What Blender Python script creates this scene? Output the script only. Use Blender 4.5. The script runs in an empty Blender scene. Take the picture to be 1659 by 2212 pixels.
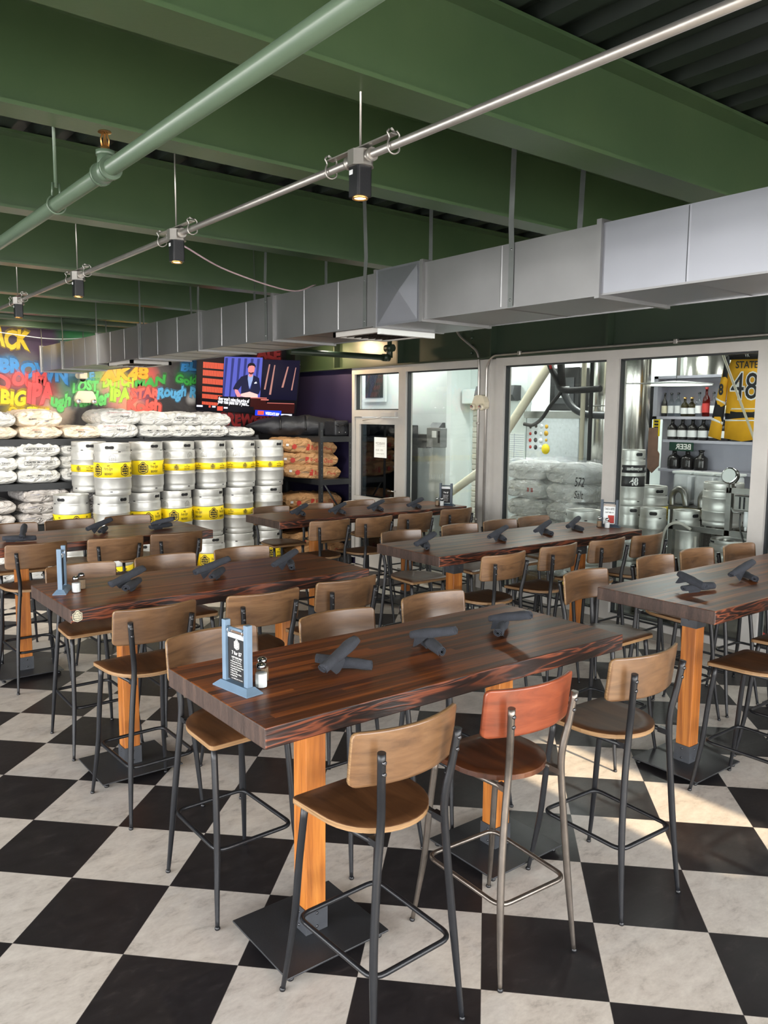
import bpy, bmesh, math, random
from mathutils import Vector, Matrix, noise as mnoise

SC = bpy.context.scene
COL = SC.collection
PI = math.pi
R = math.radians

# ------------------------------------------------------------------ camera, world, sun, exposure
cam_d = bpy.data.cameras.new('camera')
cam = bpy.data.objects.new('camera', cam_d)
COL.objects.link(cam)
cam_d.sensor_fit = 'VERTICAL'
cam_d.sensor_height = 24.0
cam_d.lens = 1730.87 * 24.0 / 2212.0
cam_d.clip_start = 0.02
cam_d.clip_end = 200
cam.matrix_world = Matrix(((0.788408, 0.066271, -0.611573, 0.0),
                           (-0.615089, 0.099241, -0.782187, 0.0),
                           (0.008857, 0.992854, 0.119005, 2.07265),
                           (0, 0, 0, 1)))
SC.camera = cam
vs = SC.view_settings
vs.view_transform = 'Standard'
vs.look = 'None'
vs.gamma = 1.0
vs.use_curve_mapping = False
vs.exposure = 0.2
SC.cycles.use_denoising = True
SC.cycles.max_bounces = 7
SC.cycles.diffuse_bounces = 4
SC.cycles.glossy_bounces = 4
SC.cycles.transparent_max_bounces = 14
SC.cycles.transmission_bounces = 4
SC.cycles.sample_clamp_indirect = 6.0
SC.cycles.caustics_reflective = False
SC.cycles.caustics_refractive = False

world = bpy.data.worlds.new('sky')
SC.world = world
world.use_nodes = True
wn = world.node_tree.nodes
wl = world.node_tree.links
bg = wn['Background']
wtc = wn.new('ShaderNodeTexCoord')
wsp = wn.new('ShaderNodeSeparateXYZ')
wr = wn.new('ShaderNodeValToRGB')
wl.new(wtc.outputs['Generated'], wsp.inputs[0])
wl.new(wsp.outputs['Z'], wr.inputs[0])
wr.color_ramp.elements[0].position = 0.0
wr.color_ramp.elements[0].color = (1.0, 0.985, 0.96, 1)
wr.color_ramp.elements[1].position = 0.7
wr.color_ramp.elements[1].color = (0.72, 0.82, 1.0, 1)
wl.new(wr.outputs[0], bg.inputs[0])
bg.inputs[1].default_value = 10.5

SUN_DIR = Vector((-0.02, 0.887, -0.46)).normalized()      # the way the light travels
sun_d = bpy.data.lights.new('sun', 'SUN')
sun_d.energy = 7.0
sun_d.angle = R(0.6)
sun_d.color = (1.0, 0.80, 0.55)
sun = bpy.data.objects.new('sun', sun_d)
COL.objects.link(sun)
sun.rotation_euler = SUN_DIR.to_track_quat('-Z', 'Y').to_euler()


def area(name, loc, direction, sx, sy, energy, color=(1, 1, 1), portal=False, spread=180):
    d = bpy.data.lights.new(name, 'AREA')
    d.shape = 'RECTANGLE'
    d.size = sx
    d.size_y = sy
    d.energy = energy
    d.color = color
    d.spread = R(spread)
    if portal:
        d.cycles.is_portal = True
    o = bpy.data.objects.new(name, d)
    COL.objects.link(o)
    o.location = loc
    o.rotation_euler = Vector(direction).to_track_quat('-Z', 'Y').to_euler()
    return o


# daylight openings: the open fronts behind the camera and, enlarged for more sky light, on the left, marked as sky portals
area('daylight_south', (0.9, -2.45, 1.6), (0, 1, 0), 11.0, 2.9, 1, portal=True)
area('daylight_west', (-4.95, 3.4, 1.55), (1, 0, 0), 10.4, 2.9, 1, portal=True)


def lin(r, g, b):
    f = lambda c: (c / 255.0 / 12.92) if c <= 10.31 else ((c / 255.0 + 0.055) / 1.055) ** 2.4
    return (f(r), f(g), f(b), 1.0)


# ------------------------------------------------------------------ materials
class N:
    """small node-tree helper"""
    def __init__(s, name):
        s.m = bpy.data.materials.new(name)
        s.m.use_nodes = True
        s.t = s.m.node_tree
        s.p = s.t.nodes['Principled BSDF']
        s.out = s.t.nodes['Material Output']

    def n(s, typ, **kw):
        nd = s.t.nodes.new('ShaderNode' + typ)
        for k, v in kw.items():
            if k.startswith('i_'):
                key = k[2:]
                key = int(key) if key.isdigit() else key
                nd.inputs[key].default_value = v
            else:
                setattr(nd, k, v)
        return nd

    def l(s, a, b):
        s.t.links.new(a, b)

    def co(s, which='Object', scale=(1, 1, 1), rot=(0, 0, 0), loc=(0, 0, 0)):
        tc = s.n('TexCoord')
        mp = s.n('Mapping')
        mp.inputs['Scale'].default_value = scale
        mp.inputs['Rotation'].default_value = rot
        mp.inputs['Location'].default_value = loc
        s.l(tc.outputs[which], mp.inputs[0])
        return mp.outputs[0]

    def noise(s, vec, scale=5, detail=4, rough=0.55, dist=0.0):
        nd = s.n('TexNoise')
        nd.inputs['Scale'].default_value = scale
        nd.inputs['Detail'].default_value = detail
        nd.inputs['Roughness'].default_value = rough
        nd.inputs['Distortion'].default_value = dist
        s.l(vec, nd.inputs['Vector'])
        return nd.outputs['Fac']

    def ramp(s, fac, stops, interp='LINEAR'):
        nd = s.n('ValToRGB')
        cr = nd.color_ramp
        cr.interpolation = interp
        while len(cr.elements) < len(stops):
            cr.elements.new(0.5)
        for e, (p, c) in zip(cr.elements, stops):
            e.position = p
            e.color = c if len(c) == 4 else (*c, 1)
        s.l(fac, nd.inputs[0])
        return nd.outputs[0]

    def mix(s, fac, a, b, mode='MIX'):
        nd = s.n('Mix', data_type='RGBA', blend_type=mode)
        for v, i in ((fac, 0), (a, 6), (b, 7)):
            if hasattr(v, 'is_output'):
                s.l(v, nd.inputs[i])
            else:
                nd.inputs[i].default_value = v
        return nd.outputs[2]

    def math(s, op, a, b=0.0, clamp=False):
        nd = s.n('Math', operation=op)
        nd.use_clamp = clamp
        for v, i in ((a, 0), (b, 1)):
            if hasattr(v, 'is_output'):
                s.l(v, nd.inputs[i])
            else:
                nd.inputs[i].default_value = v
        return nd.outputs[0]

    def set(s, **kw):
        for k, v in kw.items():
            key = {'color': 'Base Color', 'rough': 'Roughness', 'metal': 'Metallic', 'coat': 'Coat Weight', 'coat_rough': 'Coat Roughness',
                   'spec': 'Specular IOR Level', 'sheen': 'Sheen Weight', 'emit': 'Emission Color', 'emit_s': 'Emission Strength'}[k]
            if hasattr(v, 'is_output'):
                s.l(v, s.p.inputs[key])
            else:
                s.p.inputs[key].default_value = v
        return s

    def bump(s, h, strength=0.2, dist=0.01):
        b = s.n('Bump')
        b.inputs['Strength'].default_value = strength
        b.inputs['Distance'].default_value = dist
        s.l(h, b.inputs['Height'])
        s.l(b.outputs[0], s.p.inputs['Normal'])


def plain(name, c, rough=0.5, metal=0.0, var=0.12, scale=8, bump=0.0, bscale=40, coat=0.0, sheen=0.0, which='Object'):
    """one colour with slight procedural variation"""
    n = N(name)
    v = n.co(which)
    f = n.noise(v, scale, 4)
    d = tuple(max(0, x * (1 - var)) for x in c[:3]) + (1,)
    u = tuple(min(1, x * (1 + var)) for x in c[:3]) + (1,)
    n.set(color=n.ramp(f, [(0.3, d), (0.7, u)]), rough=rough, metal=metal, coat=coat, sheen=sheen)
    if bump:
        n.bump(n.noise(v, bscale, 4), bump, 0.01)
    return n.m


def emissive(name, c, s):
    n = N(name)
    n.set(color=(0, 0, 0, 1), emit=c, emit_s=s, rough=0.3)
    return n.m


M = {}
M['black_metal'] = plain('black_powder_coat', lin(26, 27, 30), 0.36, 0.0, 0.15, 20, 0.05, 200)
M['bare_steel'] = plain('bare_brushed_steel', lin(128, 120, 112), 0.34, 0.9, 0.2, 14)
M['bolt'] = plain('bolt_steel', lin(90, 90, 92), 0.3, 0.9, 0.1)
M['plate'] = plain('table_base_plate', lin(48, 49, 51), 0.42, 0.0, 0.25, 6, 0.05, 120)
M['bracket'] = plain('post_bracket_steel', lin(74, 76, 80), 0.4, 0.3, 0.2, 12)
M['conduit'] = plain('galvanised_conduit', lin(176, 172, 166), 0.33, 0.75, 0.1, 10)
M['strap'] = plain('galvanised_strap', lin(120, 124, 122), 0.38, 0.7, 0.15, 8)
M['alu'] = plain('painted_window_aluminium', lin(192, 189, 183), 0.42, 0.15, 0.05, 5)
M['alu_dark'] = plain('window_gasket', lin(40, 44, 46), 0.5)
M['cream'] = plain('cream_plastic', lin(214, 205, 180), 0.4, 0, 0.04)
M['white'] = plain('white_paint', lin(222, 226, 224), 0.55, 0, 0.05, 2)
M['paper'] = plain('white_paper', lin(232, 236, 234), 0.6, 0, 0.03)
M['grey_box'] = plain('grey_enamel', lin(132, 134, 134), 0.4, 0.2, 0.08)
M['dark_box'] = plain('dark_grey_enamel', lin(70, 72, 74), 0.45, 0.2, 0.08)
M['black_plastic'] = plain('black_plastic', lin(20, 20, 22), 0.35, 0, 0.1)
M['rack'] = plain('rack_black_paint', lin(40, 42, 44), 0.45, 0.1, 0.15, 5)
M['ink'] = plain('black_ink', lin(24, 24, 26), 0.7)
M['red_ink'] = plain('red_ink', lin(176, 52, 40), 0.6)
M['blue_ink'] = plain('blue_ink', lin(60, 84, 140), 0.6)
M['gold_ink'] = plain('gold_print', lin(214, 166, 46), 0.5)
M['white_ink'] = plain('white_print', lin(236, 236, 232), 0.6)
M['grey_ink'] = plain('etched_grey', lin(120, 116, 108), 0.6)
M['napkin'] = plain('charcoal_napkin_cloth', lin(54, 57, 64), 0.9, 0, 0.14, 30, 0.35, 300, sheen=0.04)
M['menu_blue'] = plain('blue_grey_painted_wood', lin(112, 136, 158), 0.45, 0, 0.08, 12)
M['menu_slate'] = plain('slate_painted_wood', lin(62, 74, 86), 0.45, 0, 0.08, 12)
M['chrome'] = plain('chrome', lin(214, 214, 214), 0.12, 1.0, 0.03)
M['salt'] = plain('salt', lin(238, 238, 236), 0.8, 0, 0.05, 60)
M['pepper'] = plain('ground_pepper', lin(156, 130, 104), 0.9, 0, 0.35, 300)
M['brass'] = plain('brass', lin(206, 160, 96), 0.3, 0.9, 0.1)
M['bag_black'] = plain('black_nylon', lin(34, 35, 39), 0.5, 0, 0.3, 9, 0.9, 14)
M['foil'] = plain('diffuser_dark_foil', lin(70, 60, 54), 0.3, 0.8, 0.5, 30, 0.6, 40)
M['yellow_cloth'] = plain('yellow_jersey_cloth', lin(226, 168, 30), 0.8, 0, 0.08, 8)
M['black_cloth'] = plain('black_jersey_cloth', lin(26, 26, 28), 0.8, 0, 0.1, 8)
M['pvc'] = plain('cream_pvc_pipe', lin(206, 198, 176), 0.4, 0, 0.06, 4)
M['rubber'] = plain('black_insulation', lin(34, 33, 33), 0.7, 0, 0.2, 12, 0.4, 30)
M['hose_white'] = plain('white_hose', lin(206, 202, 192), 0.45)
M['hose_red'] = plain('red_hose', lin(186, 52, 48), 0.5)
M['hose_yellow'] = plain('yellow_handle', lin(206, 196, 70), 0.5)
M['pallet'] = plain('pallet_wood', lin(150, 122, 88), 0.8, 0, 0.25, 8)
M['growler'] = plain('dark_growler_glass', lin(44, 42, 42), 0.15, 0, 0.1)
M['purple'] = plain('purple_wall_paint', lin(38, 33, 60), 0.4, 0, 0.06, 1.5)
M['sand'] = plain('outdoor_concrete', lin(190, 182, 170), 0.9, 0, 0.1, 1)
M['kick'] = plain('kerb_vinyl', lin(120, 116, 108), 0.6, 0, 0.1, 3)
M['gold_trim'] = plain('pale_strip', lin(226, 218, 190), 0.5)
M['label_white'] = plain('white_sticker', lin(226, 228, 230), 0.5)
M['green_sign'] = plain('green_sign_face', lin(30, 62, 50), 0.4)
M['paddle'] = plain('wooden_paddle', lin(132, 100, 84), 0.6, 0, 0.12, 12)

# paint of the steel beams: a satin green with brush variation
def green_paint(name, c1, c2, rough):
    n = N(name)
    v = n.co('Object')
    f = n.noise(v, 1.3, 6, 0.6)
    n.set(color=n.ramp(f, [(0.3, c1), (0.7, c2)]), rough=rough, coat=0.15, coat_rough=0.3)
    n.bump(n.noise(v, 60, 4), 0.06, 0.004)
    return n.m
M['green'] = green_paint('green_beam_paint', lin(57, 80, 51), lin(71, 92, 60), 0.36)
M['green_dark'] = green_paint('dark_green_girder_paint', lin(38, 52, 38), lin(46, 60, 44), 0.42)
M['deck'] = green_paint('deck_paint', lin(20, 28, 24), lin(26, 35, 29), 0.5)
M['green_pipe'] = green_paint('green_pipe_paint', lin(80, 98, 80), lin(92, 110, 90), 0.3)

# checkered vinyl floor
def floor_mat():
    n = N('checker_vinyl')
    tc = n.n('TexCoord')
    th = R(-45.3105)
    def dotc(cx, cy, off):
        d = n.n('VectorMath', operation='DOT_PRODUCT')
        n.l(tc.outputs['Object'], d.inputs[0])
        d.inputs[1].default_value = (cx / 0.4572, cy / 0.4572, 0)
        return n.math('ADD', d.outputs['Value'], off)
    ox, oy = 2.27466, 2.21665
    ux, uy = math.cos(th), math.sin(th)
    u = dotc(ux, uy, -(ox * ux + oy * uy) / 0.4572)
    v = dotc(-uy, ux, -(-ox * uy + oy * ux) / 0.4572)
    fu, fv = n.math('FLOOR', u), n.math('FLOOR', v)
    par = n.math('FLOORED_MODULO', n.math('ADD', fu, fv), 2.0)
    cell = n.n('CombineXYZ')
    n.l(fu, cell.inputs[0]); n.l(fv, cell.inputs[1])
    wn_ = n.n('TexWhiteNoise', noise_dimensions='3D')
    n.l(cell.outputs[0], wn_.inputs['Vector'])
    add = n.n('VectorMath', operation='MULTIPLY_ADD')
    n.l(wn_.outputs['Color'], add.inputs[0]); add.inputs[1].default_value = (9, 9, 9)
    n.l(tc.outputs['Object'], add.inputs[2])
    vec = add.outputs[0]
    mp = n.n('Mapping'); mp.inputs['Scale'].default_value = (1, 1.8, 1); mp.inputs['Rotation'].default_value = (0, 0, 0.5)
    n.l(vec, mp.inputs[0])
    a = n.noise(mp.outputs[0], 7, 8, 0.68, 0.4)
    b = n.noise(mp.outputs[0], 38, 6, 0.7)
    m = n.math('ADD', n.math('MULTIPLY', a, 0.7), n.math('MULTIPLY', b, 0.3))
    lightc = n.ramp(m, [(0.30, lin(164, 154, 142)), (0.45, lin(208, 198, 186)), (0.62, lin(226, 217, 205))])
    darkc = n.ramp(m, [(0.32, lin(29, 27, 29)), (0.55, lin(42, 39, 40)), (0.72, lin(66, 61, 60))])
    # a fine joint round every tile
    fr = lambda w: n.math('ABSOLUTE', n.math('SUBTRACT', n.math('FRACT', w), 0.5))
    edge = n.math('GREATER_THAN', n.math('MAXIMUM', fr(u), fr(v)), 0.4968)
    c = n.mix(par, lightc, darkc)
    c = n.mix(n.math('MULTIPLY', edge, 0.55), c, lin(60, 55, 50))
    n.set(color=c, rough=n.math('ADD', n.math('MULTIPLY', b, 0.25), 0.30), spec=0.45)
    n.bump(m, 0.10, 0.004)
    return n.m
M['floor'] = floor_mat()

# butcher-block tops: long strips glued side by side along x
def table_top_mat():
    n = N('stained_plank_top')
    tc = n.n('TexCoord')
    sp = n.n('SeparateXYZ'); n.l(tc.outputs['Object'], sp.inputs[0])
    strip = n.math('FLOOR', n.math('DIVIDE', sp.outputs['Y'], 0.036))
    seg = n.math('FLOOR', n.math('ADD', n.math('DIVIDE', sp.outputs['X'], 1.3), n.math('MULTIPLY', strip, 0.37)))
    oi = n.n('ObjectInfo')
    cb = n.n('CombineXYZ'); n.l(strip, cb.inputs[0]); n.l(seg, cb.inputs[1]); n.l(oi.outputs['Random'], cb.inputs[2])
    w = n.n('TexWhiteNoise', noise_dimensions='3D'); n.l(cb.outputs[0], w.inputs['Vector'])
    ad = n.n('VectorMath', operation='MULTIPLY_ADD')
    n.l(w.outputs['Color'], ad.inputs[0]); ad.inputs[1].default_value = (7, 7, 7); n.l(tc.outputs['Object'], ad.inputs[2])
    mp = n.n('Mapping'); mp.inputs['Scale'].default_value = (1.2, 42, 42); n.l(ad.outputs[0], mp.inputs[0])
    g = n.noise(mp.outputs[0], 1.0, 6, 0.65, 0.6)
    f = n.math('ADD', n.math('MULTIPLY', g, 0.80), n.math('MULTIPLY', w.outputs['Value'], 0.24))
    c = n.ramp(f, [(0.26, lin(52, 30, 20)), (0.46, lin(96, 55, 31)), (0.62, lin(146, 82, 40)), (0.82, lin(196, 116, 54))])
    n.set(color=c, rough=n.math('ADD', n.math('MULTIPLY', g, 0.26), 0.24), coat=0.05, coat_rough=0.2, spec=0.3)
    n.bump(g, 0.22, 0.006)
    return n.m
M['top'] = table_top_mat()

def table_side_mat():
    n = N('burnt_fir_side_grain')
    v = n.co('Object', (0.9, 0.9, 7))
    d = n.noise(v, 2.2, 3, 0.5, 0.8)
    wv = n.math('SINE', n.math('MULTIPLY', d, 40.0))
    f = n.math('ADD', n.math('MULTIPLY', wv, 0.5), 0.5)
    fine = n.noise(n.co('Object', (3, 3, 160)), 1.0, 4, 0.6)
    f2 = n.math('ADD', n.math('MULTIPLY', f, 0.75), n.math('MULTIPLY', fine, 0.25))
    c = n.ramp(f2, [(0.15, lin(38, 24, 20)), (0.50, lin(66, 38, 29)), (0.78, lin(116, 62, 42)), (1.0, lin(168, 94, 60))])
    n.set(color=c, rough=0.42, coat=0.15, coat_rough=0.3)
    n.bump(f2, 0.3, 0.004)
    return n.m
M['side'] = table_side_mat()

def table_end_mat():
    n = N('end_grain')
    v = n.co('Object', (1, 24, 2))
    a = n.noise(v, 1.0, 3, 0.5)
    b = n.noise(n.co('Object', (40, 40, 12)), 3, 5, 0.7)
    f = n.math('ADD', n.math('MULTIPLY', a, 0.6), n.math('MULTIPLY', b, 0.4))
    n.set(color=n.ramp(f, [(0.3, lin(46, 34, 29)), (0.55, lin(78, 61, 53)), (0.75, lin(108, 84, 70))]), rough=0.5)
    n.bump(b, 0.3, 0.004)
    return n.m
M['end'] = table_end_mat()

def wood(name, c1, c2, c3, vec=(1, 1, 1), scale=3.0, rough=0.35, coat=0.2, rnd=0.0, dist=1.2, spec=0.5):
    n = N(name)
    v = n.co('Object', vec)
    oi = n.n('ObjectInfo')
    ad = n.n('VectorMath', operation='ADD')
    sc = n.n('VectorMath', operation='SCALE'); n.l(v, sc.inputs[0]); sc.inputs['Scale'].default_value = 1.0
    cb = n.n('CombineXYZ')
    r5 = n.math('MULTIPLY', oi.outputs['Random'], 23.0)
    n.l(r5, cb.inputs[0]); n.l(r5, cb.inputs[1]); n.l(r5, cb.inputs[2])
    n.l(sc.outputs[0], ad.inputs[0]); n.l(cb.outputs[0], ad.inputs[1])
    f = n.noise(ad.outputs[0], scale, 6, 0.6, dist)
    c = n.ramp(f, [(0.28, c1), (0.5, c2), (0.72, c3)])
    if rnd:
        dark = n.mix(n.math('MULTIPLY', oi.outputs['Random'], rnd), c, (c1[0] * 0.6, c1[1] * 0.6, c1[2] * 0.6, 1))
        c = dark
    n.set(color=c, rough=rough, coat=coat, coat_rough=0.25, spec=spec)
    n.bump(f, 0.05, 0.003)
    return n.m
M['post'] = wood('honey_fir_post', lin(128, 70, 28), lin(178, 106, 42), lin(206, 134, 60), (22, 22, 1.2), 1.0, 0.35, 0.3)
M['back_ply'] = wood('walnut_stained_ply', lin(100, 72, 48), lin(134, 98, 66), lin(154, 116, 80), (1.6, 1.6, 9), 1.6, 0.32, 0.5, 0.55, 2.2)
M['seat_ply'] = wood('dark_stained_seat_ply', lin(70, 44, 26), lin(94, 62, 38), lin(110, 74, 46), (10, 1.6, 1.6), 1.4, 0.42, 0.0, 0.3, 1.2, 0.25)
M['back_red'] = wood('red_mahogany_ply', lin(108, 50, 28), lin(140, 68, 40), lin(160, 84, 52), (2.0, 2.0, 11), 1.6, 0.33, 0.3)
M['seat_red'] = wood('red_brown_seat_planks', lin(52, 28, 16), lin(84, 46, 26), lin(112, 66, 36), (11, 1.2, 1.2), 1.0, 0.28, 0.4)
M['ply_edge'] = wood('raw_ply_edge', lin(112, 84, 54), lin(150, 116, 78), lin(176, 140, 98), (3, 3, 160), 1.0, 0.5, 0.05)

def steel(name, c, rough, var=0.25, scale=4, metal=1.0, bump=0.05, stretch=(1, 1, 1)):
    n = N(name)
    v = n.co('Object', stretch)
    f = n.noise(v, scale, 6, 0.62)
    g = n.noise(v, scale * 9, 4, 0.6)
    lo = tuple(x * (1 - var) for x in c[:3]) + (1,)
    n.set(color=n.ramp(f, [(0.3, lo), (0.65, c)]), metal=metal, rough=n.math('ADD', n.math('MULTIPLY', f, 0.22), rough - 0.1))
    n.bump(g, bump, 0.004)
    return n.m
M['keg'] = steel('keg_stainless', lin(214, 214, 209), 0.42, 0.13, 9, 0.62, 0.06)
M['tank'] = steel('tank_polished_stainless', lin(205, 203, 196), 0.2, 0.1, 2, 1.0, 0.02, (1, 1, 0.1))
M['duct'] = steel('galvanised_duct', lin(150, 150, 150), 0.38, 0.16, 1.6, 0.85, 0.03)
M['duct_new'] = steel('bright_galvanised_sheet', lin(158, 160, 167), 0.32, 0.10, 1.2, 0.88, 0.01)
M['frame_ss'] = steel('welded_stainless_frame', lin(150, 150, 146), 0.35, 0.2, 6, 0.9)
M['diamond'] = steel('diamond_plate', lin(214, 218, 222), 0.3, 0.15, 24, 0.8, 0.4)

def glass(name, tint=(0.95, 0.98, 0.97, 1), refl=1.0):
    n = N(name)
    tr = n.n('BsdfTransparent'); tr.inputs[0].default_value = tint
    gl = n.n('BsdfGlossy'); gl.inputs['Roughness'].default_value = 0.01
    ge = n.n('NewGeometry')
    fr = n.n('Fresnel')
    n.l(n.math('ADD', 1.45, n.math('MULTIPLY', ge.outputs['Backfacing'], 1 / 1.45 - 1.45)), fr.inputs[0])   # same reflectance on both faces of the sheet
    ms = n.n('MixShader')
    n.l(n.math('MULTIPLY', fr.outputs[0], refl, True), ms.inputs[0])
    n.l(tr.outputs[0], ms.inputs[1]); n.l(gl.outputs[0], ms.inputs[2])
    n.l(ms.outputs[0], n.out.inputs[0])
    return n.m
M['glass'] = glass('window_glass', refl=0.8)
M['bottle_clear'] = glass('clear_bottle_glass', (0.80, 0.84, 0.84, 1))
M['bottle_red'] = glass('red_bottle_glass', (0.6, 0.12, 0.08, 1))
M['bottle_amber'] = glass('olive_bottle_glass', (0.42, 0.38, 0.22, 1))
M['jar'] = glass('shaker_glass', (0.93, 0.95, 0.95, 1))
M['door_tint'] = glass('tinted_door_glass', (0.20, 0.23, 0.24, 1), 1.3)

def wrap_mat():
    n = N('stretch_wrap_film')
    v = n.co('Object', (1, 1, 2.4))
    tr = n.n('BsdfTransparent'); tr.inputs[0].default_value = (0.93, 0.94, 0.95, 1)
    p = n.n('BsdfGlossy'); p.inputs['Roughness'].default_value = 0.18; p.inputs[0].default_value = (0.9, 0.92, 0.95, 1)
    b = n.n('Bump'); b.inputs['Strength'].default_value = 0.9; b.inputs['Distance'].default_value = 0.05
    f = n.noise(v, 6, 6, 0.6, 1.0)
    n.l(f, b.inputs['Height']); n.l(b.outputs[0], p.inputs['Normal'])
    ms = n.n('MixShader')
    n.l(n.ramp(f, [(0.40, (0.10, 0.10, 0.10)), (0.72, (0.42, 0.42, 0.42))]), ms.inputs[0])
    n.l(tr.outputs[0], ms.inputs[1]); n.l(p.outputs[0], ms.inputs[2])
    n.l(ms.outputs[0], n.out.inputs[0])
    return n.m
M['wrap'] = wrap_mat()

def sack_mat(name, c1, c2, rough, sheen=0.0):
    n = N(name)
    v = n.co('Object')
    f = n.noise(v, 5, 6, 0.6, 1.0)
    n.set(color=n.ramp(f, [(0.3, c1), (0.7, c2)]), rough=rough, spec=0.4)
    n.bump(n.noise(n.co('Object', (1, 1, 2)), 6, 3, 0.5, 2.0), 0.9, 0.05)
    return n.m
M['sack_white'] = sack_mat('woven_white_sack', lin(206, 206, 202), lin(228, 228, 224), 0.42)
M['sack_grey'] = sack_mat('grey_white_sack', lin(178, 172, 168), lin(208, 204, 200), 0.45)
M['sack_brown'] = sack_mat('kraft_paper_sack', lin(168, 124, 80), lin(196, 152, 106), 0.6)
M['sack_tan'] = sack_mat('cream_malt_sack', lin(226, 206, 178), lin(238, 228, 212), 0.45)

# spray painted mural: dark ground with clouds of paint at fixed places on the wall
def mural_mat():
    n = N('spray_mural_ground')
    tc = n.n('TexCoord')
    v = tc.outputs['Object']
    f = n.noise(v, 1.6, 5, 0.55, 0.8)
    c = n.ramp(f, [(0.35, lin(30, 28, 32)), (0.55, lin(58, 56, 58)), (0.75, lin(92, 90, 90))])
    wob = n.noise(v, 2.6, 4, 0.6)
    blobs = [((2.55, 3.0), 0.42, lin(66, 50, 70), 0.8), ((3.0, 2.85), 0.40, lin(78, 58, 84), 0.85), ((2.72, 2.62), 0.28, lin(110, 116, 112), 0.6),
             ((2.55, 2.68), 0.16, lin(76, 150, 196), 0.6), ((2.62, 2.5), 0.24, lin(176, 86, 92), 0.7),
             ((2.95, 2.3), 0.30, lin(170, 72, 70), 0.75), ((2.6, 2.1), 0.20, lin(190, 170, 60), 0.6), ((3.12, 2.1), 0.26, lin(190, 170, 150), 0.7),
             ((3.45, 3.05), 0.34, lin(36, 116, 64), 0.9), ((3.3, 2.4), 0.24, lin(90, 140, 110), 0.6), ((3.62, 2.5), 0.24, lin(150, 200, 110), 0.6),
             ((3.95, 2.35), 0.36, lin(184, 128, 122), 0.85), ((3.9, 2.6), 0.24, lin(220, 200, 90), 0.75), ((4.3, 2.55), 0.26, lin(206, 84, 78), 0.8),
             ((4.25, 2.3), 0.20, lin(150, 80, 120), 0.5), ((4.1, 2.12), 0.28, lin(220, 150, 120), 0.8),
             ((4.9, 2.6), 0.22, lin(40, 110, 70), 0.75), ((4.98, 2.3), 0.12, lin(210, 208, 206), 0.6),
             ((5.0, 2.78), 0.20, lin(60, 120, 180), 0.5), ((5.6, 2.0), 0.32, lin(40, 80, 86), 0.8), ((6.25, 3.0), 0.30, lin(150, 40, 40), 0.9),
             ((3.28, 2.72), 0.30, lin(70, 140, 190), 0.5), ((3.32, 2.2), 0.12, lin(120, 124, 122), 0.6)]
    for (x, z), r, col, a in blobs:
        sub = n.n('VectorMath', operation='SUBTRACT'); n.l(v, sub.inputs[0]); sub.inputs[1].default_value = (x, 10.9, z)
        ln = n.n('VectorMath', operation='LENGTH'); n.l(sub.outputs[0], ln.inputs[0])
        dd = n.math('ADD', ln.outputs['Value'], n.math('MULTIPLY', n.math('SUBTRACT', wob, 0.5), r * 1.1))
        mr = n.n('MapRange', interpolation_type='SMOOTHSTEP')
        n.l(dd, mr.inputs['Value'])
        mr.inputs['From Min'].default_value = r; mr.inputs['From Max'].default_value = r * 0.25
        mr.inputs['To Min'].default_value = 0.0; mr.inputs['To Max'].default_value = a
        c = n.mix(mr.outputs[0], c, col)
    n.set(color=c, rough=0.55)
    return n.m
M['mural'] = mural_mat()
for nm, c in dict(yel=(236, 200, 30), red=(232, 84, 84), blu=(60, 140, 206), grn=(60, 160, 70), lime=(164, 226, 60), org=(246, 168, 40), cor=(244, 96, 84), sky=(84, 160, 206), lgr=(96, 196, 100), pur=(120, 70, 120)).items():
    M['sp_' + nm] = plain('spray_paint_' + nm, lin(*c), 0.5, 0, 0.16, 7)

def stainless_label(name, c):
    return plain(name, c, 0.42, 0, 0.06, 12)
M['yellow'] = stainless_label('yellow_keg_label', lin(246, 216, 26))
M['black_label'] = stainless_label('black_keg_label', lin(34, 34, 36))
M['roll_door'] = plain('cream_roller_slats', lin(196, 190, 178), 0.45, 0, 0.05, 2)
M['concrete'] = plain('brewery_floor', lin(104, 100, 94), 0.5, 0, 0.2, 2)
M['brew_wall'] = plain('brewery_white_wall', lin(214, 222, 220), 0.6, 0, 0.05, 1.2)
M['brew_ceiling'] = plain('brewery_ceiling', lin(206, 208, 206), 0.7, 0, 0.06, 1)
M['dark_wall'] = plain('dark_interior_wall', lin(70, 66, 60), 0.7, 0, 0.1, 1)

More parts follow.
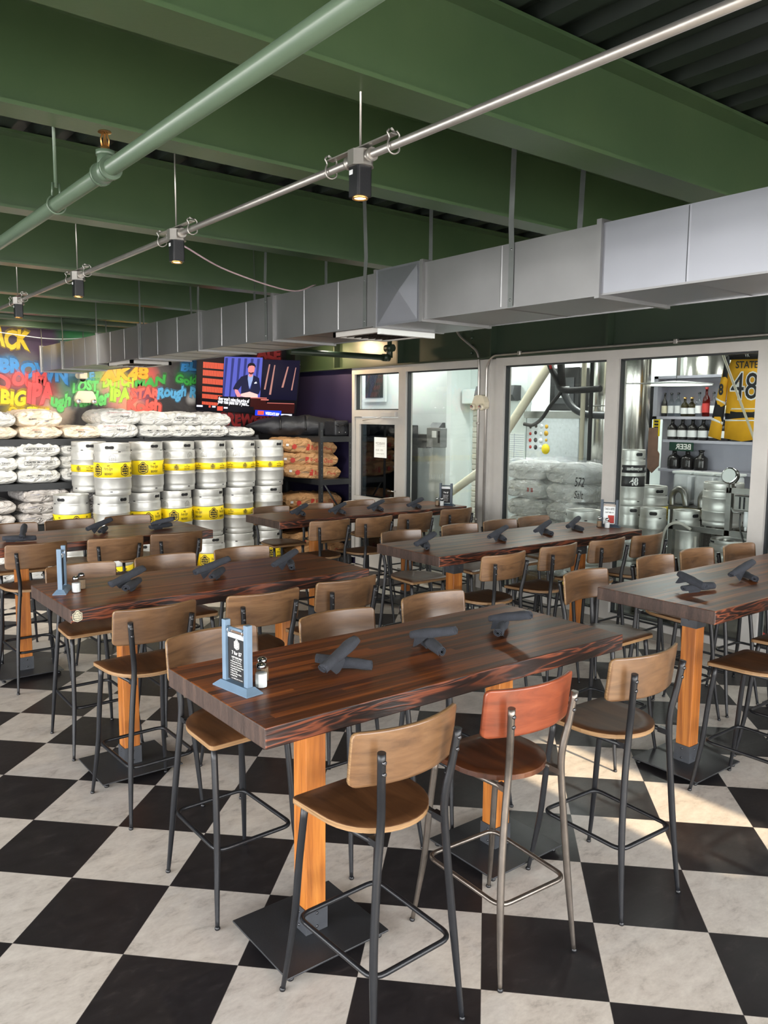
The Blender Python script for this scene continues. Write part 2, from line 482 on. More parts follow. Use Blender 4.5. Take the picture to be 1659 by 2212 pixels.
# ------------------------------------------------------------------ mesh helpers
class MB:
    """collects shapes into one mesh"""
    def __init__(s):
        s.v, s.f, s.sm, s.mi = [], [], [], []
        s.mat = 0

    def add(s, verts, faces, smooth=False, mi=None):
        o = len(s.v)
        s.v += [tuple(p) for p in verts]
        for f in faces:
            s.f.append(tuple(i + o for i in f)); s.sm.append(smooth); s.mi.append(s.mat if mi is None else mi)
        return s

    def box(s, x0, x1, y0, y1, z0, z1, m=None, mi=None):
        v = [(x, y, z) for z in (z0, z1) for y in (y0, y1) for x in (x0, x1)]
        if m is not None:
            v = [m @ Vector(p) for p in v]
        return s.add(v, [(0, 2, 3, 1), (4, 5, 7, 6), (0, 1, 5, 4), (2, 6, 7, 3), (0, 4, 6, 2), (1, 3, 7, 5)], mi=mi)

    def bbox(s, x0, x1, y0, y1, z0, z1, b=0.004, m=None, seg=2):
        """box with rounded edges"""
        bm = bmesh.new()
        bmesh.ops.create_cube(bm, size=1)
        for q in bm.verts:
            q.co = Vector(((x0 + x1) / 2 + q.co.x * (x1 - x0), (y0 + y1) / 2 + q.co.y * (y1 - y0), (z0 + z1) / 2 + q.co.z * (z1 - z0)))
        bmesh.ops.bevel(bm, geom=bm.edges[:], offset=b, segments=seg, profile=0.5, affect='EDGES')
        bm.verts.index_update()
        v = [(m @ q.co) if m is not None else q.co.copy() for q in bm.verts]
        f = [[q.index for q in fc.verts] for fc in bm.faces]
        bm.free()
        return s.add(v, f, False)

    def tube(s, pts, r, n=10, cap=True, smooth=True, rs=None):
        pts = [Vector(p) for p in pts]
        m = len(pts)
        rings = []
        up = None
        for i, p in enumerate(pts):
            t = (pts[min(i + 1, m - 1)] - pts[max(i - 1, 0)]).normalized()
            if up is None:
                up = Vector((0, 0, 1)) if abs(t.z) < 0.9 else Vector((1, 0, 0))
            a = t.cross(up).normalized()
            b = a.cross(t).normalized()
            up = b
            rr = rs[i] if rs else r
            rings.append([p + (a * math.cos(2 * PI * k / n) + b * math.sin(2 * PI * k / n)) * rr for k in range(n)])
        vv = [q for rg in rings for q in rg]
        ff = []
        for i in range(m - 1):
            for k in range(n):
                ff.append((i * n + k, i * n + (k + 1) % n, (i + 1) * n + (k + 1) % n, (i + 1) * n + k))
        s.add(vv, ff, smooth)
        if cap:
            s.add(rings[0], [tuple(range(n))[::-1]]); s.add(rings[-1], [tuple(range(n))])
        return s

    def lathe(s, prof, n=32, c=(0, 0, 0), smooth=True, cap0=False, cap1=False, m=None):
        vv = []
        for r, z in prof:
            for k in range(n):
                p = Vector((c[0] + r * math.cos(2 * PI * k / n), c[1] + r * math.sin(2 * PI * k / n), c[2] + z))
                vv.append(m @ p if m is not None else p)
        ff = []
        for i in range(len(prof) - 1):
            for k in range(n):
                ff.append((i * n + k, i * n + (k + 1) % n, (i + 1) * n + (k + 1) % n, (i + 1) * n + k))
        s.add(vv, ff, smooth)
        if cap0:
            s.add(vv[:n], [tuple(range(n))[::-1]])
        if cap1:
            s.add(vv[-n:], [tuple(range(n))])
        return s

    def prism(s, pts, axis, a, b, mi=None, smooth=False):
        """closed 2D outline pushed along an axis from a to b"""
        def P(p, t):
            return {'x': (t, p[0], p[1]), 'y': (p[0], t, p[1]), 'z': (p[0], p[1], t)}[axis]
        n = len(pts)
        vv = [P(p, a) for p in pts] + [P(p, b) for p in pts]
        ff = [tuple(range(n))[::-1], tuple(range(n, 2 * n))]
        s.add(vv, ff, False, mi)
        s.add(vv, [(k, (k + 1) % n, n + (k + 1) % n, n + k) for k in range(n)], smooth, mi)
        return s

    def build(s, name, mats, parent=None, fix=True):
        me = bpy.data.meshes.new(name)
        me.from_pydata(s.v, [], s.f)
        for mm in (mats if isinstance(mats, (list, tuple)) else [mats]):
            me.materials.append(mm)
        me.polygons.foreach_set('use_smooth', s.sm)
        me.polygons.foreach_set('material_index', s.mi)
        if fix:
            bm = bmesh.new(); bm.from_mesh(me)
            bmesh.ops.remove_doubles(bm, verts=bm.verts[:], dist=1e-6)
            bmesh.ops.recalc_face_normals(bm, faces=bm.faces[:])
            bm.to_mesh(me); bm.free()
        return link(name, me, parent)


def link(name, me, parent=None):
    o = bpy.data.objects.new(name, me)
    COL.objects.link(o)
    if parent is not None:
        o.parent = parent
    return o


def tag(o, label=None, cat=None, group=None, kind=None):
    if label: o['label'] = label
    if cat: o['category'] = cat
    if group: o['group'] = group
    if kind: o['kind'] = kind
    return o


def thing(name, label, cat, loc=(0, 0, 0), rz=0.0, group=None):
    o = bpy.data.objects.new(name, None)
    o.empty_display_size = 0.05
    COL.objects.link(o)
    o.location = loc
    o.rotation_euler = (0, 0, rz)
    return tag(o, label, cat, group)


def struct(o):
    o['kind'] = 'structure'
    return o


def copy_tree(o, parent=None):
    c = o.copy()
    COL.objects.link(c)
    if parent is not None:
        c.parent = parent
    for ch in o.children:
        copy_tree(ch, c)
    return c


class Proto:
    """first use moves the original, later uses copy it with its parts"""
    def __init__(s, root):
        s.root, s.used = root, False

    def put(s, loc, rz, label, group=None, rot=None, scale=None):
        o = copy_tree(s.root) if s.used else s.root
        s.used = True
        o.location = loc
        o.rotation_euler = rot if rot else (0, 0, rz)
        if scale: o.scale = scale
        o['label'] = label
        if group: o['group'] = group
        return o


def arc(cx, cy, r, a0, a1, n):
    return [(cx + r * math.cos(R(a0 + (a1 - a0) * i / n)), cy + r * math.sin(R(a0 + (a1 - a0) * i / n))) for i in range(n + 1)]


def rrect(x0, x1, y0, y1, r, n=4):
    return arc(x1 - r, y0 + r, r, -90, 0, n) + arc(x1 - r, y1 - r, r, 0, 90, n) + arc(x0 + r, y1 - r, r, 90, 180, n) + arc(x0 + r, y0 + r, r, 180, 270, n)


def bez(pts, n=8):
    """smooth path through points (Catmull-Rom)"""
    P = [Vector(p) for p in pts]
    P = [P[0] * 2 - P[1]] + P + [P[-1] * 2 - P[-2]]
    out = []
    for i in range(1, len(P) - 2):
        for k in range(n):
            t = k / n
            a, b, c, d = P[i - 1], P[i], P[i + 1], P[i + 2]
            out.append(0.5 * (2 * b + (c - a) * t + (2 * a - 5 * b + 4 * c - d) * t * t + (3 * b - a - 3 * c + d) * t ** 3))
    out.append(P[-2])
    return out


def round_path(pts, r, n=5, closed=False):
    """straight runs with rounded corners"""
    P = [Vector(p) for p in pts]
    m = len(P)
    out = []
    for i in range(m):
        if not closed and i in (0, m - 1):
            out.append(P[i]); continue
        a, b, c = P[i - 1], P[i], P[(i + 1) % m]
        u = (a - b).normalized(); w = (c - b).normalized()
        d = min(r, (a - b).length * 0.45, (c - b).length * 0.45)
        s0, s1 = b + u * d, b + w * d
        for k in range(n + 1):
            t = k / n
            out.append(s0 * (1 - t) ** 2 + b * 2 * t * (1 - t) + s1 * t * t)
    if closed:
        out.append(out[0])
    return out


# ------------------------------------------------------------------ lettering
def text_geo(body, shear=0.0, offset=0.0, extrude=0.0, spacing=1.0, res=3, align='CENTER'):
    """vertices and faces of a line of text, 1 unit high letters, centred on x"""
    cu = bpy.data.curves.new('lettering', 'FONT')
    cu.body = body
    cu.size = 1.0
    cu.shear = shear
    cu.offset = offset
    cu.extrude = extrude
    cu.space_character = spacing
    cu.resolution_u = res
    cu.align_x = align
    ob = bpy.data.objects.new('lettering', cu)
    me = bpy.data.meshes.new_from_object(ob)
    v = [p.co.copy() for p in me.vertices]
    f = [tuple(p.vertices) for p in me.polygons]
    bpy.data.objects.remove(ob); bpy.data.curves.remove(cu); bpy.data.meshes.remove(me)
    return v, f


_tc = {}
def text_into(mb, body, fn, h=None, box=None, mi=None, **kw):
    """lay text on a surface: fn maps flat (x, y, lift) to 3D; h = letter height, or box = (x0, x1, y0, y1) to fill"""
    key = (body, tuple(sorted(kw.items())))
    if key not in _tc:
        _tc[key] = text_geo(body, **kw)
    v, f = _tc[key]
    xs = [p.x for p in v]; ys = [p.y for p in v]
    x0, x1, y0, y1 = min(xs), max(xs), min(ys), max(ys)
    if box:
        sx = (box[1] - box[0]) / (x1 - x0); sy = (box[3] - box[2]) / (y1 - y0)
        q = [((p.x - x0) * sx + box[0], (p.y - y0) * sy + box[2], p.z) for p in v]
    else:
        s_ = h / 0.7
        q = [(p.x * s_, p.y * s_, p.z * s_) for p in v]
    mb.add([fn(*p) for p in q], f, False, mi)


BADGE = [(0, -0.5), (0.36, -0.36), (0.40, -0.2), (0.40, 0.22), (0.24, 0.30), (0.13, 0.46), (0, 0.5), (-0.13, 0.46), (-0.24, 0.30), (-0.40, 0.22), (-0.40, -0.2), (-0.36, -0.36)]
def badge_into(mb, fn, cx, cy, h, mi_dark, mi_light, lift=0.0006):
    """the brewery's badge: a shield with a scalloped top, an outline and a little lettering"""
    def poly(sc, z, mi, sub=6):
        pts = [(cx + x * sc * h, cy + y * sc * h) for x, y in BADGE]
        ring = []
        for a, b in zip(pts, pts[1:] + pts[:1]):
            for k in range(2):
                ring.append((a[0] + (b[0] - a[0]) * k / 2, a[1] + (b[1] - a[1]) * k / 2))
        c = fn(cx, cy, z)
        n = len(ring)
        vv = [fn(cx + (x - cx) * q, cy + (y - cy) * q, z) for q in (1.0, 0.66, 0.33) for x, y in ring] + [c]
        mb.add(vv, [(j * n + k, j * n + (k + 1) % n, (j + 1) * n + (k + 1) % n, (j + 1) * n + k) for j in range(2) for k in range(n)] + [(2 * n + k, 2 * n + (k + 1) % n, 3 * n) for k in range(n)], False, mi)
    poly(1.0, lift, mi_dark)
    poly(0.86, lift * 2, mi_light)
    poly(0.76, lift * 3, mi_dark)
    for body, y, hh in (('STATE', 0.17, 0.11), ('Forty Eight', -0.01, 0.13), ('BREWERY', -0.2, 0.10)):
        w = 0.30 * h
        text_into(mb, body, lambda a, b, c: fn(a, b, lift * 4 + c), box=(cx - w, cx + w, cy + (y - hh / 2) * h, cy + (y + hh / 2) * h), mi=mi_light, offset=0.01)


# ------------------------------------------------------------------ room shell
WX, NY, CZ = 6.55, 10.9, 3.45          # window wall, mural wall, underside of deck
XW, YS = -5.0, -2.5

fl = MB(); fl.box(XW - 0.1, WX + 0.02, YS - 0.1, NY + 0.1, -0.06, 0.0)
struct(fl.build('floor', M['floor']))
fo = MB(); fo.box(-30, 30, -40, YS - 0.1, -0.1, -0.02); fo.box(-30, XW - 0.1, YS - 0.1, 20, -0.1, -0.02)
struct(fo.build('ground', M['sand']))

# corrugated deck, ribs running towards the mural wall
dk = MB()
prof = []
x = XW - 0.1
while x < WX + 0.1:
    prof += [(x, CZ), (x + 0.09, CZ), (x + 0.115, CZ + 0.045), (x + 0.185, CZ + 0.045)]
    x += 0.21
top = [(prof[-1][0], CZ + 0.1), (prof[0][0], CZ + 0.1)]
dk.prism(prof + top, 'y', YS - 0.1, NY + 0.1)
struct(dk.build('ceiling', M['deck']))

wm = MB(); wm.box(XW - 0.1, WX + 0.15, NY, NY + 0.12, 0, CZ + 0.05)
wall_n = struct(wm.build('wall_north', M['mural']))
# unseen west wall, its opening enlarged to let sky light reach the back
ww = MB()
ww.box(XW - 0.12, XW, YS, -1.8, 0, CZ + 0.05); ww.box(XW - 0.12, XW, 8.6, NY, 0, CZ + 0.05)
ww.box(XW - 0.12, XW, -1.8, 8.6, 0, 0.08); ww.box(XW - 0.12, XW, -1.8, 8.6, 3.02, CZ + 0.05)
struct(ww.build('wall_west', M['dark_wall']))
# south wall: an open shop front with a header and piers
ws = MB()
ws.box(XW, WX + 0.15, YS - 0.12, YS, 3.05, CZ + 0.05)
ws.box(XW, -4.6, YS - 0.12, YS, 0, 3.05); ws.box(6.4, WX + 0.15, YS - 0.12, YS, 0, 3.05)
struct(ws.build('wall_south', M['dark_wall']))

# unseen awning added outside to block the sun except for one strip
aw = MB()
aw.box(-8, 3.52, -5.9, YS - 0.13, 3.30, 3.34); aw.box(4.10, 10, -5.9, YS - 0.13, 3.30, 3.34); aw.box(3.52, 4.10, -5.9, -4.7, 3.30, 3.34)
struct(aw.build('sun_blocker_roof', M['white']))

# the east side: low kerb, window frame line, dark girder, purple panel
we = MB(); we.box(WX + 0.0, WX + 0.12, 9.05, NY, 0, 2.71)
struct(we.build('wall_east', M['purple']))
kb = MB(); kb.box(WX - 0.015, WX + 0.12, YS, 8.02, 0.0, 0.10)
struct(kb.build('baseboard_east', M['kick']))
gt = MB(); gt.box(WX - 0.022, WX + 0.02, YS, 6.2, 0.10, 0.122)
struct(gt.build('trim_1', M['gold_trim']))

gd = MB()
gd.box(WX + 0.02, WX + 0.06, YS, NY, 2.72, CZ)                  # web
gd.box(WX - 0.08, WX + 0.14, YS, NY, 2.715, 2.735)              # flanges
gd.box(WX - 0.08, WX + 0.14, YS, NY, CZ - 0.02, CZ)
for y in (0.4, 1.9, 3.3, 4.85, 6.4, 8.04, 9.46, 10.5):          # stiffeners
    gd.box(WX - 0.075, WX + 0.02, y - 0.012, y + 0.012, 2.735, CZ - 0.02)
g_ob = struct(gd.build('beam_girder', M['green_dark']))
for k in range(4):
    b = MB(); b.lathe([(0.0, -0.026), (0.014, -0.026), (0.020, -0.016), (0.020, 0.0)], 8, m=Matrix.Translation((WX + 0.02, 6.78, 2.80 + k * 0.085)) @ Matrix.Rotation(R(90), 4, 'Y'))
    b.build('bolt', M['green_dark'], g_ob)

# the row of green beams across the room
def ibeam(name, yc, bf, z0, z1, tf=0.014, tw=0.012):
    m = MB()
    pts = [(yc - bf / 2, z0), (yc + bf / 2, z0), (yc + bf / 2, z0 + tf), (yc + tw / 2, z0 + tf + 0.004), (yc + tw / 2, z1 - tf - 0.004), (yc + bf / 2, z1 - tf), (yc + bf / 2, z1), (yc - bf / 2, z1), (yc - bf / 2, z1 - tf), (yc - tw / 2, z1 - tf - 0.004), (yc - tw / 2, z0 + tf + 0.004), (yc - bf / 2, z0 + tf)]
    m.prism(pts, 'x', XW, WX + 0.01)
    return struct(m.build(name, M['green']))
for i, (y, bf) in enumerate(((-1.4, 0.14), (0.15, 0.14), (2.10, 0.175), (2.99, 0.135), (4.42, 0.135), (5.99, 0.14), (7.43, 0.14), (8.83, 0.14), (10.22, 0.14))):
    ibeam('beam_%d' % (i + 1), y, bf, 3.0727, 3.45 - 0.006)

# ------------------------------------------------------------------ glazed wall
def frame_box(mb, y0, y1, z0, z1, d0=-0.045, d1=0.075):
    mb.box(WX + d0, WX + d1, y0, y1, z0, z1)

def gasket(mb, y0, y1, z0, z1):
    t = 0.014
    for a in ((y0, y1, z0, z0 + t), (y0, y1, z1 - t, z1), (y0, y0 + t, z0, z1), (y1 - t, y1, z0, z1)):
        mb.box(WX - 0.012, WX + 0.04, *a)

# mullions: (y0, y1); panes between them
frm = MB()
for y0, y1 in ((9.0, 9.06), (7.90, 8.04), (6.545, 6.60), (6.42, 6.545), (6.21, 6.33), (4.72, 4.86), (3.24, 3.37), (1.6, 1.73), (-0.2, -0.07)):
    frame_box(frm, y0, y1, 0.10, 2.71)
frame_box(frm, 6.33, 6.42, 0.10, 2.71, -0.03, 0.075)
for y0, y1 in ((6.6, 9.06), (YS, 6.33)):
    frame_box(frm, y0, y1, 2.63, 2.7145, -0.047, 0.077)
for y0, y1 in ((6.6, 7.9), (YS, 6.21)):
    frame_box(frm, y0, y1, 0.101, 0.17, -0.043, 0.073)
frame_box(frm, 8.04, 9.0, 2.06, 2.15, -0.043, 0.073)
win_o = struct(frm.build('window_frame_wall', M['alu']))
for i, (y0, y1) in enumerate(((6.6, 7.9), (4.86, 6.21), (3.37, 4.72), (1.73, 3.24))):
    w = MB(); gasket(w, y0, y1, 0.17, 2.63)
    o = struct(w.build('window_%d' % (i + 1), M['alu_dark']))
    g = MB(); g.box(WX + 0.012, WX + 0.018, y0, y1, 0.17, 2.63)
    g.build('pane', M['glass'], o)
w = MB(); gasket(w, 8.04, 9.0, 2.15, 2.63)
o = struct(w.build('window_5', M['alu_dark']))
g = MB(); g.box(WX + 0.012, WX + 0.018, 8.04, 9.0, 2.15, 2.63); g.build('pane', M['glass'], o)

# glass door below the transom
d = MB()
for a in ((8.05, 8.13, 0.02, 2.05), (8.90, 8.985, 0.02, 2.05), (8.13, 8.90, 1.96, 2.05), (8.13, 8.90, 0.02, 0.26)):
    d.box(WX - 0.03, WX + 0.03, *a)
door = struct(d.build('door_1', M['alu']))
g = MB(); g.box(WX - 0.003, WX + 0.003, 8.13, 8.90, 0.26, 1.96); g.build('door_glass', M['door_tint'], door)
pb = MB(); pb.box(WX - 0.10, WX - 0.055, 8.06, 8.96, 0.93, 0.985)
for y in (8.09, 8.93): pb.box(WX - 0.055, WX - 0.03, y - 0.03, y + 0.03, 0.935, 0.98)
pb.build('push_bar', M['alu'], door)
cl = MB(); cl.bbox(WX - 0.085, WX - 0.045, 8.06, 8.36, 2.065, 2.125, 0.004)
cl.tube([(WX - 0.07, 8.36, 2.06), (WX - 0.12, 8.46, 2.04), (WX - 0.05, 8.80, 2.01)], 0.007, 6)
cl.build('door_closer', M['alu'], door)
hd = MB(); hd.tube(round_path([(WX - 0.03, 8.10, 1.10), (WX - 0.08, 8.10, 1.10), (WX - 0.08, 8.20, 1.10)], 0.02), 0.009, 8)
hd.build('handle', M['chrome'], door)

# ------------------------------------------------------------------ tables
TZ, TT = 1.08, 0.074

def make_table(name, label, L, W, loc, posts, rz=0.0, sticker=False):
    t = thing(name, label, 'table', loc, rz, 'long wooden bar tables')
    bm = bmesh.new()
    bmesh.ops.create_cube(bm, size=1)
    for v in bm.verts:
        v.co = Vector((v.co.x * L, v.co.y * W, TZ - TT / 2 + v.co.z * TT))
    ed = [e for e in bm.edges]
    bmesh.ops.bevel(bm, geom=ed, offset=0.005, segments=2, profile=0.5, affect='EDGES')
    me = bpy.data.meshes.new('tabletop')
    for f in bm.faces:
        n = f.normal
        f.material_index = 1 if abs(n.y) > 0.9 else (2 if abs(n.x) > 0.9 else 0)
    bm.to_mesh(me); bm.free()
    for k in ('top', 'side', 'end'):
        me.materials.append(M[k])
    top_o = link('tabletop', me, t)
    for px in posts:
        p = MB(); p.bbox(px - 0.046, px + 0.046, -0.046, 0.046, 0.04, TZ - TT, 0.004); p.build('post', M['post'], t)
        for z0, z1 in ((TZ - TT - 0.15, TZ - TT), (0.033, 0.135)):
            b = MB()
            b.box(px - 0.051, px + 0.051, -0.051, 0.051, z0, z1)
            b.build('bracket', M['bracket'], t)
            s = MB()
            for sx, sy, ax in ((1, 0, 'Y'), (-1, 0, 'Y'), (0, 1, 'X'), (0, -1, 'X')):
                for zz in ((z0 + z1) / 2 - (0.028 if z1 - z0 > 0.08 else 0), (z0 + z1) / 2 + (0.028 if z1 - z0 > 0.08 else 0)):
                    mm = Matrix.Translation((px + sx * 0.0515, sy * 0.0515, zz)) @ (Matrix.Rotation(R(90 * sx), 4, 'Y') if sx else Matrix.Rotation(R(-90 * sy), 4, 'X'))
                    s.lathe([(0.006, 0), (0.006, 0.002), (0.002, 0.004)], 8, m=mm, cap1=True)
            s.build('screws', M['bolt'], t)
        b = MB()
        b.bbox(px - 0.235, px + 0.235, -0.215, 0.215, 0.025, 0.033, 0.002)
        pl = b.build('base_plate', M['plate'], t)
        for sx in (-1, 1):
            for sy in (-1, 1):
                q = MB(); q.lathe([(0.012, 0.0), (0.014, 0.003), (0.014, 0.012), (0.006, 0.014), (0.006, 0.026)], 12, c=(px + sx * 0.205, sy * 0.185, 0), cap0=True)
                q.build('levelling_foot', M['black_plastic'], pl)
    if sticker:
        s = MB()
        badge_into(s, lambda a, b, c: (-L / 2 + 0.034 + a, -W / 2 - 0.0006 - c, TZ - TT / 2 + b), 0, 0, 0.062, 1, 0)
        s.build('brewery_sticker', [M['ink'], M['gold_trim']], t)
    return t


make_table('bar_table', 'long plank bar table nearest the camera with a menu stand at its left end', 1.885, 0.765, (2.16, 2.545, 0), (-0.53, 0.53))
make_table('bar_table', 'long plank bar table with a brewery badge on its front corner', 1.90, 0.745, (2.15, 4.488, 0), (-0.53, 0.53), 0, True)
make_table('bar_table', 'long plank bar table on the left, closest to the keg stack', 1.90, 0.745, (2.12, 6.70, 0), (-0.53, 0.72))
make_table('bar_table', 'eight foot plank bar table cut off by the right picture edge', 2.44, 0.745, (5.085, 2.515, 0), (-0.79, 0.79))
make_table('bar_table', 'eight foot plank bar table in the middle row ending at the brewery windows', 2.44, 0.73, (4.99, 4.545, 0), (-0.73, 0.80))
make_table('bar_table', 'eight foot plank bar table at the back beside the glass door', 2.42, 0.66, (5.02, 6.79, 0), (-0.60, 0.62))

# ------------------------------------------------------------------ bar stools (sitter faces local +y)
def make_stool(name, back_m, seat_m, metal):
    t = thing(name, 'stool', 'bar stool')
    # seat: straight front edge, round back, slightly dished
    out = rrect(-0.205, 0.205, 0.0, 0.20, 0.022, 3)
    out = [p for p in out if p[1] > 0.015]
    out = [(0.203, 0.02)] + arc(0.205 - 0.022, 0.178, 0.022, 0, 90, 4) + arc(-0.205 + 0.022, 0.178, 0.022, 90, 180, 4) + [(-0.203, 0.02)] + \
          [(-0.203 * math.cos(R(a)), 0.02 - 0.215 * math.sin(R(a)) ** 1.0) for a in range(10, 180, 10)]
    mb = MB()
    zt, th = 0.764, 0.021
    def dish(x, y):
        return -0.007 * max(0, 1 - (x / 0.2) ** 2) * max(0, 1 - ((y) / 0.2) ** 2) - (0.010 * ((y - 0.12) / 0.08) ** 2 if y > 0.12 else 0)
    rings = []
    for sc in (1.0, 0.985, 0.72, 0.42, 0.0):
        rings.append([(x * sc, y * sc, zt + dish(x * sc, y * sc) - (0.003 if sc == 1.0 else 0)) for x, y in out])
    n = len(out)
    vv = [p for rg in rings for p in rg]
    ff = [(i * n + k, i * n + (k + 1) % n, (i + 1) * n + (k + 1) % n, (i + 1) * n + k) for i in range(len(rings) - 1) for k in range(n)]
    mb.add(vv, ff, True, 0)
    e0 = [(p[0], p[1], p[2]) for p in rings[0]]
    e1 = [(p[0], p[1], p[2] - th + 0.003) for p in rings[0]]
    mb.add(e0 + e1, [(k, (k + 1) % n, n + (k + 1) % n, n + k) for k in range(n)], False, 1)
    b2 = [[(x * sc, y * sc, zt + dish(x * sc, y * sc) - th) for x, y in out] for sc in (1.0, 0.6, 0.0)]
    vv = [p for rg in b2 for p in rg]
    mb.add(vv, [(i * n + k, i * n + (k + 1) % n, (i + 1) * n + (k + 1) % n, (i + 1) * n + k) for i in range(2) for k in range(n)], True, 0)
    mb.build('seat', [seat_m, M['ply_edge'] if seat_m is not M['seat_red'] else seat_m], t)
    # curved ply backrest, rounded corners
    mb = MB()
    nx, nz = 16, 8
    def bp_(u, v, off):
        # u -1..1 across, v 0..1 up
        x = 0.222 * u
        z = 0.925 + 0.185 * v
        yy = -0.222 + 0.060 * u * u - 0.022 * (v - 0.5)
        return (x, yy + off, z)
    def inset(u, v):
        # round the corners of the board
        r = 0.022
        x, z = 0.222 * u, 0.185 * v
        cx_ = max(abs(x) - (0.222 - r), 0); cz_ = max(abs(z - 0.0925) - (0.0925 - r), 0)
        d = math.hypot(cx_, cz_)
        if d > r:
            k = r / d
            x = math.copysign((0.222 - r) + cx_ * k, x)
            z = 0.0925 + math.copysign((0.0925 - r) + cz_ * k, z - 0.0925)
        return x / 0.222, z / 0.185
    us = [-1, -0.96, -0.91] + [-0.8 + 1.6 * i / 12 for i in range(13)] + [0.91, 0.96, 1]
    vs_ = [0, 0.045, 0.11, 0.3, 0.5, 0.7, 0.89, 0.955, 1]
    def sheet(off):
        return [bp_(*inset(u, v), off) for v in vs_ for u in us]
    nu, nv = len(us), len(vs_)
    fq = [(j * nu + i, j * nu + i + 1, (j + 1) * nu + i + 1, (j + 1) * nu + i) for j in range(nv - 1) for i in range(nu - 1)]
    A, B = sheet(0.007), sheet(-0.007)
    mb.add(A, fq, True, 0); mb.add(B, fq, True, 0)
    loop = [i for i in range(nu)] + [j * nu + nu - 1 for j in range(1, nv)] + [(nv - 1) * nu + i for i in range(nu - 2, -1, -1)] + [j * nu for j in range(nv - 2, 0, -1)]
    m_ = len(loop)
    mb.add([A[i] for i in loop] + [B[i] for i in loop], [(k, (k + 1) % m_, m_ + (k + 1) % m_, m_ + k) for k in range(m_)], True, 1)
    mb.build('backrest', [back_m, M['ply_edge'] if back_m is not M['back_red'] else back_m], t)
    for s in (-1, 1):
        # rear leg: foot, up past the seat, bends back to carry the backrest
        pts = [(s * 0.196, -0.262, 0.0), (s * 0.186, -0.245, 0.16), (s * 0.172, -0.226, 0.38), (s * 0.152, -0.214, 0.62), (s * 0.139, -0.212, 0.76), (s * 0.140, -0.218, 0.84), (s * 0.150, -0.230, 0.92), (s * 0.163, -0.246, 1.055)]
        sm = bez(pts, 5)
        rs = [0.0085 + 0.0055 * min(1, p.z / 0.30) for p in sm]
        mb = MB(); mb.tube(sm, 0.014, 12, rs=rs)
        leg = mb.build('leg', metal, t)
        mb = MB()
        for z in (0.985, 1.025):
            k_ = (z - 0.92) / 0.135
            y = -0.230 - 0.016 * k_ - 0.0135
            mb.lathe([(0.008, -0.002), (0.008, 0.003), (0.004, 0.005)], 10, m=Matrix.Translation((s * (0.150 + 0.013 * k_), y, z)) @ Matrix.Rotation(R(90), 4, 'X'), cap1=True)
        mb.build('bolts', M['bolt'], leg)
        mb = MB(); mb.lathe([(0.0105, 0), (0.0115, 0.003), (0.0115, 0.008), (0.009, 0.012)], 10, c=(s * 0.196, -0.262, 0), cap0=True)
        mb.build('foot_cap', M['black_plastic'], leg)
        # front leg with a bend below the footrest
        pts = [(s * 0.212, 0.248, 0.0), (s * 0.200, 0.226, 0.14), (s * 0.186, 0.205, 0.30), (s * 0.178, 0.186, 0.52), (s * 0.170, 0.160, 0.735)]
        sm = bez(pts, 4)
        rs = [0.0085 + 0.0050 * min(1, p.z / 0.28) for p in sm]
        mb = MB(); mb.tube(sm, 0.0125, 12, rs=rs)
        leg = mb.build('leg', metal, t)
        mb = MB(); mb.lathe([(0.0105, 0), (0.0115, 0.003), (0.0115, 0.008), (0.009, 0.012)], 10, c=(s * 0.212, 0.248, 0), cap0=True)
        mb.build('foot_cap', M['black_plastic'], leg)
    ring = round_path([(-0.180, 0.196, 0.30), (0.180, 0.196, 0.30), (0.172, -0.226, 0.30), (-0.172, -0.226, 0.30)], 0.05, 5, True)
    mb = MB(); mb.tube(ring, 0.0095, 10, cap=False); mb.build('footrest', metal, t)
    mb = MB()
    mb.tube([(-0.168, 0.155, 0.732), (0.168, 0.155, 0.732)], 0.010, 8)
    for s in (-1, 1):
        mb.tube([(s * 0.168, 0.155, 0.732), (s * 0.137, -0.205, 0.732)], 0.010, 8)
        mb.box(s * 0.137 - 0.012, s * 0.137 + 0.012, -0.214, -0.165, 0.722, 0.745)
    mb.build('seat_frame', metal, t)
    return t


stool = Proto(make_stool('bar_stool', M['back_ply'], M['seat_ply'], M['black_metal']))
red_stool = Proto(make_stool('bar_stool', M['back_red'], M['seat_red'], M['bare_steel']))

def place_row(proto, xs, yb, face, labels, group):
    """yb: where the middle of the backrest stands; face +1 looks along +y"""
    for (x, y, tilt), lb in zip([(q if isinstance(q, tuple) else (q, yb, 0)) for q in xs], labels):
        off = 0.222
        proto.put((x, y + off * face, 0), (0 if face > 0 else PI) + R(tilt), lb, group)

g1 = 'bar stools around the plank tables'
place_row(stool, [(1.592, 1.865, 1.5), (2.882, 1.845, -2)], 0, 1,
          ['tan backed bar stool in the foreground, left of the red one', 'dark bar stool right of the red one, tan back towards the camera'], g1)
place_row(red_stool, [(2.208, 1.875, -3)], 0, 1, ['reddish bar stool with bare grey steel legs at the nearest table'], g1)
place_row(stool, [(1.55, 3.262, 1), (2.195, 3.22, 0), (2.851, 3.255, -1)], 0, -1,
          ['bar stool across the nearest table behind the menu stand', 'bar stool across the nearest table, middle of three pale lit backs', 'bar stool across the nearest table, third from the menu stand'], g1)
place_row(stool, [(1.545, 3.812, 1), (2.154, 3.765, -2), (2.723, 3.795, 2)], 0, 1,
          ['bar stool, back to the camera, below the brewery badge of the badge corner table', 'bar stool, back to the camera, middle of the badge corner table', 'bar stool, back to the camera, right end of the badge corner table'], g1)
